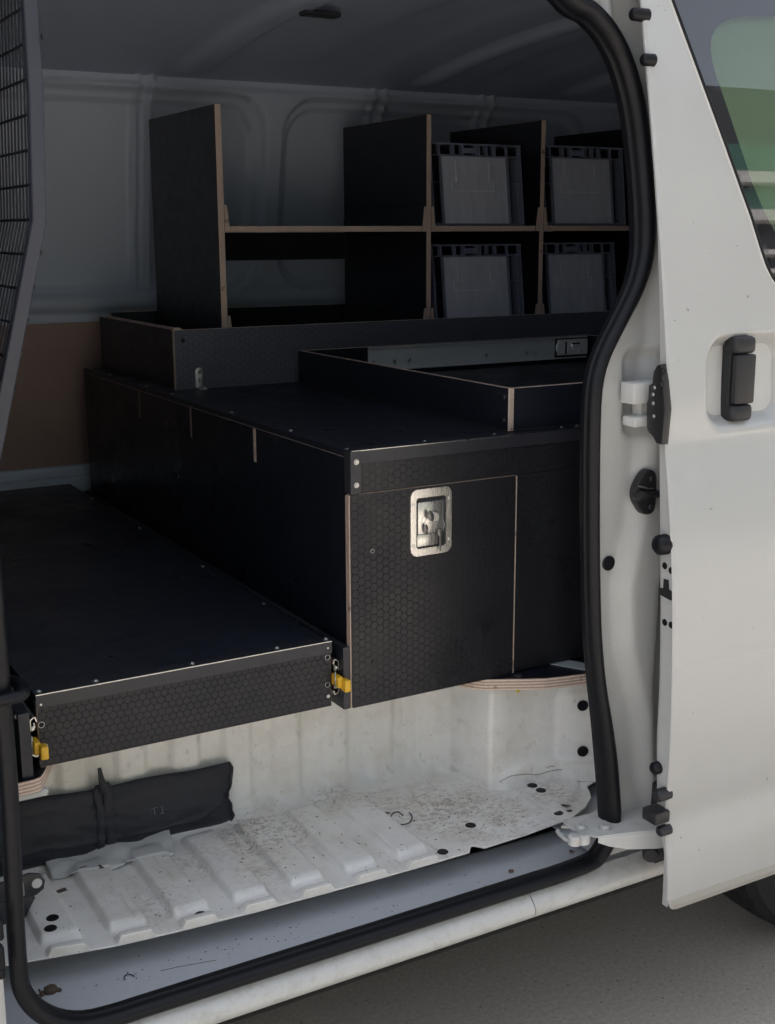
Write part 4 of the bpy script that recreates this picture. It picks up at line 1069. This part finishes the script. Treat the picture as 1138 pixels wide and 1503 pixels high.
bm = bmesh.new(); gbox(bm, 1.885, 2.24, SF + .02, SB - .02, SZ0 + .016, 1.358); gbox(bm, 2.275, 2.65, SF + .02, SB - .02, SZ0 + .016, 1.358)
finish(bm, 'plinth_board', 'film', sh)

# ------------------------------------------------------------------ black roll bag on the step
bag = root('roll_bag', (.6, .42, .505), 'black nylon tool roll with a buckled strap lying against the step riser', 'bag')
NU, NV = 90, 40
TOP = [(20,1186),(80,1174),(150,1162),(200,1150),(270,1137),(345,1124)]; BOT = [(20,1286),(80,1272),(150,1256),(200,1246),(260,1233),(300,1222),(338,1214)]
def at_line(L, x, Y):
    y = lerp(x, [p[0] for p in L], [p[1] for p in L]); return aY(x, y, Y)
BZX = [.38, .432, .575, .62, .72, .838]; BZT = [.643, .644, .636, .633, .632, .627]
def bagpt(u, v, side):
    """u along, v bottom to top; side -1 front, +1 back"""
    x = .37 + (.838 - .37) * u
    zt = lerp(x, BZX, BZT) + .002 * math.sin(x * 31); zb = .5085 + .004 * math.sin(x * 17) * (x < .7) - .004 * sm(.7, .8, x)
    th = math.pi * v; prof_ = math.sin(th) ** .5 if 0 < v < 1 else 0
    bulge = .015 * (1 - .35 * v) * prof_ * (1 - .6 * sm(.94, 1, u))
    xe = x
    if u > .9:
        k = (u - .9) / .1; xe += k * k * (-.012 * (1 - sm(.0, .30, abs(v - .46))) - .010 * (1 - sm(0, .14, v)) + .003 * math.sin(v * 23) - .006 * sm(.6, .45, v) * 0)
    w = noise.noise(Vector((x * 9, v * 4, side))) * .0055 + noise.noise(Vector((x * 26, v * 9, side * 3))) * .0022 + .0012 * noise.noise(Vector((x * 70, v * 22, 1)))
    sv = .27 + .05 * math.sin(x * 6 + .5) + .22 * sm(.76, .83, x)
    fold = .0035 * sm(sv - .008, sv + .008, v) + .0035 * math.exp(-((v - sv - .03) / .02) ** 2)
    d = abs(x - .583); pinch = math.exp(-(d / .016) ** 2) * .006 * prof_ + .003 * math.exp(-(d / .05) ** 2) * math.sin(v * 30 + x * 60) * .5 * prof_
    y = .4205 + .004 * v + side * (bulge * (1 if side < 0 else .5) - pinch) + (-(w + fold) * prof_ if side < 0 else 0)
    return (xe, y, zb + (zt - zb) * v)
V, Fc = [], []
ts = [k / NV for k in range(NV + 1)]
for i in range(NU + 1):
    u = i / NU; V += [bagpt(u, t, -1) for t in ts] + [bagpt(u, t, 1) for t in ts[1:-1][::-1]]
nn = len(V) // (NU + 1)
for i in range(NU):
    for k in range(nn): a = i * nn + k; b_ = i * nn + (k + 1) % nn; Fc.append((a, b_, b_ + nn, a + nn))
Fc.append(tuple(range(nn))[::-1]); Fc.append(tuple(NU * nn + k for k in range(nn)))
me = bpy.data.meshes.new('bag_body'); me.from_pydata(V, [], Fc); bm = bmesh.new(); bm.from_mesh(me)
bagb = finish(bm, 'bag_body', 'cloth', bag, smooth=60)
def bagfront(x, z, off=.002):
    u = (x - .37) / (.838 - .37); a, b_ = bagpt(u, 0, -1)[2], bagpt(u, 1, -1)[2]
    v = min(.99, max(.01, (z - a) / (b_ - a))); p = bagpt(u, v, -1); return Vector((p[0], p[1] - off, z))
bm = bmesh.new()  # strap: two straps round the roll with a standing loop
for dx, wd in ((-.0095, .0075), (.0080, .0090)):
    P = [bagfront(.583 + dx + .0012 * math.sin(z * 60 + dx * 200), z, .0042) for z in fr(.511, .634, .006)]
    P = P + [Vector((.581 + dx * .5, .412, .645))]
    tube(bm, P, 1, section=[(-wd, 0), (-wd * .85, .0012), (0, .0016), (wd * .85, .0012), (wd, 0), (0, -.002)], nrm=(0, -1, 0))
tube(bm, [Vector((.583, .406, .634)), Vector((.581, .408, .648)), Vector((.579, .410, .664)), Vector((.578, .412, .679))], 1, section=[(-.0075, 0), (-.005, .003), (.005, .003), (.0075, 0), (.005, -.003), (-.005, -.003)], nrm=(0, -1, 0), rs=[1.25, .9, .65, .42])
finish(bm, 'strap', 'cloth', bag, smooth=50)
bm = bmesh.new()
def stroke(P, r=.0006): tube(bm, [bagfront(x, z, .0035) for x, z in P], r, 5)
tx, tz = .668, .567
stroke([(tx, tz + .012), (tx + .012, tz + .0125)]); stroke([(tx + .006, tz + .012), (tx + .006, tz)]); stroke([(tx + .016, tz + .012), (tx + .021, tz + .013), (tx + .021, tz + .0005)]); stroke([(tx + .016, tz + .0005), (tx + .022, tz + .0005)])
finish(bm, 'bag_lettering', simple('grey_thread', (.25, .25, .26), .7), bag, smooth=True, label='T1 mark in thin grey strokes')
bm = bmesh.new(); P = [Vector(bagpt(.985, v, -1)) + Vector((.003, -.001, 0)) for v in fr(.04, .98, .05)]; tube(bm, P, .0022, 6); finish(bm, 'bag_piping', 'cloth', bag, smooth=True)

# crumpled white sheet under the bag
def sheet(u, v):
    a = Vector((.462, .320, 0)).lerp(Vector((.706, .318, 0)), u); b_ = Vector((.470, .40, 0)).lerp(Vector((.720, .40, 0)), u)
    a = Vector((lerp(u, [0, .5, 1], [.472, .585, .690]), lerp(u, [0, .35, .6, 1], [.372, .352, .355, .343]), 0)); b_ = Vector((.470 + .235 * u, .42, 0))
    p = a.lerp(b_, v); z = .506 + .010 * v + .007 * abs(math.sin(u * 7 + 1)) * (.4 + v) + .004 * noise.noise(Vector((u * 6, v * 4, 2))) + (.006 if v < .01 and int(u * 9) % 2 else 0)
    z = max(z, zstep(p.x, p.y) + .0015)
    return (p.x, p.y, z)
o = grid('plastic_sheet', fr(0, 1, .025), fr(0, 1, .1), sheet, 'paper', smooth=True)
md = o.modifiers.new('thick', 'SOLIDIFY'); md.thickness = .0015
o['label'] = 'crumpled white plastic sheet tucked under the black tool roll'; o['category'] = 'plastic sheet'

# curled black hair tie and loose debris on the step floor
def onf(x, y, h=.0015):
    p = aZ(x, y, .506); return Vector((p.x, p.y, zstep(p.x, p.y) + h))
bm = bmesh.new(); P = [onf(x, y, .0018) for x, y in ((592,1196),(586,1191),(578,1192),(574,1198),(577,1205),(585,1209),(594,1209),(602,1206),(605,1199),(603,1194),(599,1192))]
tube(bm, subdiv(P, False, 3), .0011, 6); o = finish(bm, 'hair_tie', 'rubber', smooth=True); o['label'] = 'curled black elastic loop lying on the scuffed step floor'; o['category'] = 'elastic loop'
bm = bmesh.new(); P = [aZ(x, y, .4535) for x, y in ((184,1438),(183,1433),(188,1430),(194,1431),(197,1434))]
tube(bm, subdiv(P, False, 3), .0009, 6); o = finish(bm, 'wire_scrap', 'rubber', smooth=True); o['label'] = 'small curl of black wire in the white threshold gutter'; o['category'] = 'wire'
def flake(bm, c, r, el=1.0, ang=None):
    a0 = random.uniform(0, 6.3) if ang is None else ang; n_ = 7; vs_ = []
    for k in range(n_):
        t = 2 * math.pi * k / n_; rr = r * random.uniform(.6, 1.1); x = rr * math.cos(t) * el; y = rr * math.sin(t)
        vs_.append((c.x + x * math.cos(a0) - y * math.sin(a0), c.y + x * math.sin(a0) + y * math.cos(a0)))
    z = c.z; A = [bm.verts.new((x, y, z - .0002)) for x, y in vs_]; T = bm.verts.new((c.x, c.y, z + r * .35))
    for k in range(n_): bm.faces.new((A[k], A[(k+1) % n_], T))
bm = bmesh.new()
for (x, y, r, el, an_) in ((88, 1306, .008, 2.2, .2), (95, 1302, .003, 1, 0), (148, 1280, .006, 2.6, 1.9), (122, 1282, .006, 3, .1), (568, 1191, .004, 2, -.9), (537, 1168, .003, 1.5, 0), (828, 1183, .008, 2.4, -.7), (836, 1188, .006, 1.5, -.5), (573, 1223, .002, 2, .3), (608, 1203, .0025, 1.6, .5)):
    flake(bm, onf(x, y, .0006), r, el, an_)
for (x0, y0, sx_, sy_, n_) in ((390, 1225, 26, 22, 46), (355, 1240, 14, 16, 16), (420, 1260, 16, 20, 22), (700, 1190, 38, 24, 70), (745, 1215, 22, 14, 30), (655, 1255, 22, 12, 22), (480, 1215, 30, 14, 16), (190, 1300, 40, 16, 14), (120, 1345, 45, 22, 16), (560, 1255, 45, 25, 22), (300, 1290, 60, 25, 20), (215, 1330, 40, 20, 12), (620, 1180, 30, 14, 24), (470, 1260, 60, 25, 14)):
    for k in range(n_):
        c = onf(random.gauss(x0, sx_), random.gauss(y0, sy_), .0004)
        if c.y > lerp(c.x, LIPX, LIPY) + .004 and c.y < .41 and c.x < 1.5: flake(bm, c, random.choice((.0005, .0007, .0009, .0012, .0018)), random.uniform(1, 2.4))
o = finish(bm, 'loose_debris', 'dirt', kind='stuff'); o['label'] = 'loose brown grit and flakes scattered over the step floor'; o['category'] = 'debris'
bm = bmesh.new()
for (x, y) in ((751, 1278), (839, 1249)):
    p = aZ(x, y, .4545); flake(bm, p, .006, 1.2)
P = [aZ(x, y, .4522) for x, y in ((236,1425),(262,1419),(290,1414),(318,1409),(346,1400),(372,1391))]
tube(bm, P[:4], .0004, 5)
for k in range(70):
    x = random.uniform(110, 800); y = lerp(x, [110, 300, 560, 800], [1445, 1402, 1330, 1262]) + random.gauss(0, 9)
    p = aZ(x, y, .4522); flake(bm, p, random.uniform(.0006, .0016), random.uniform(1, 2.5))
o = finish(bm, 'threshold_grit', 'rust', kind='stuff'); o['label'] = 'rusty flakes stuck along the white threshold gutter'; o['category'] = 'debris'

# ------------------------------------------------------------------ building across the yard (stands behind the photographer; seen in the door glass)
bd = root('office_building', (14, -17, 0), 'dark glazed building with pale floor bands, mirrored in the door window', 'building')
bm = bmesh.new(); gbox(bm, -6, 44, -22, -14.2, 0, 10.05); finish(bm, 'building_wall', simple('dark_cladding', (.035, .037, .042), .6), bd)
bm = bmesh.new()
for z, t in ((1.1, .2), (2.6, .2), (3.9, .2), (5.15, .10), (5.6, .12), (6.45, .26), (7.4, .28)): gbox(bm, -6, 44, -14.2, -13.9, z, z + t)
finish(bm, 'floor_band', simple('pale_band', (.55, .54, .54), .6), bd)
for zi, (z, zh) in enumerate(((1.4, 1.1), (2.95, .9), (6.75, .6), (7.72, .75))):
    for k in range(12):
        x = -5 + k * 4.05; box('window_pane', (x, x + 3.6, -14.19, -14.12, z, z + zh), simple('green_glazing', (.05, .13, .10), .15) if (k + zi) == 0 else bpy.data.materials['green_glazing'], bd)
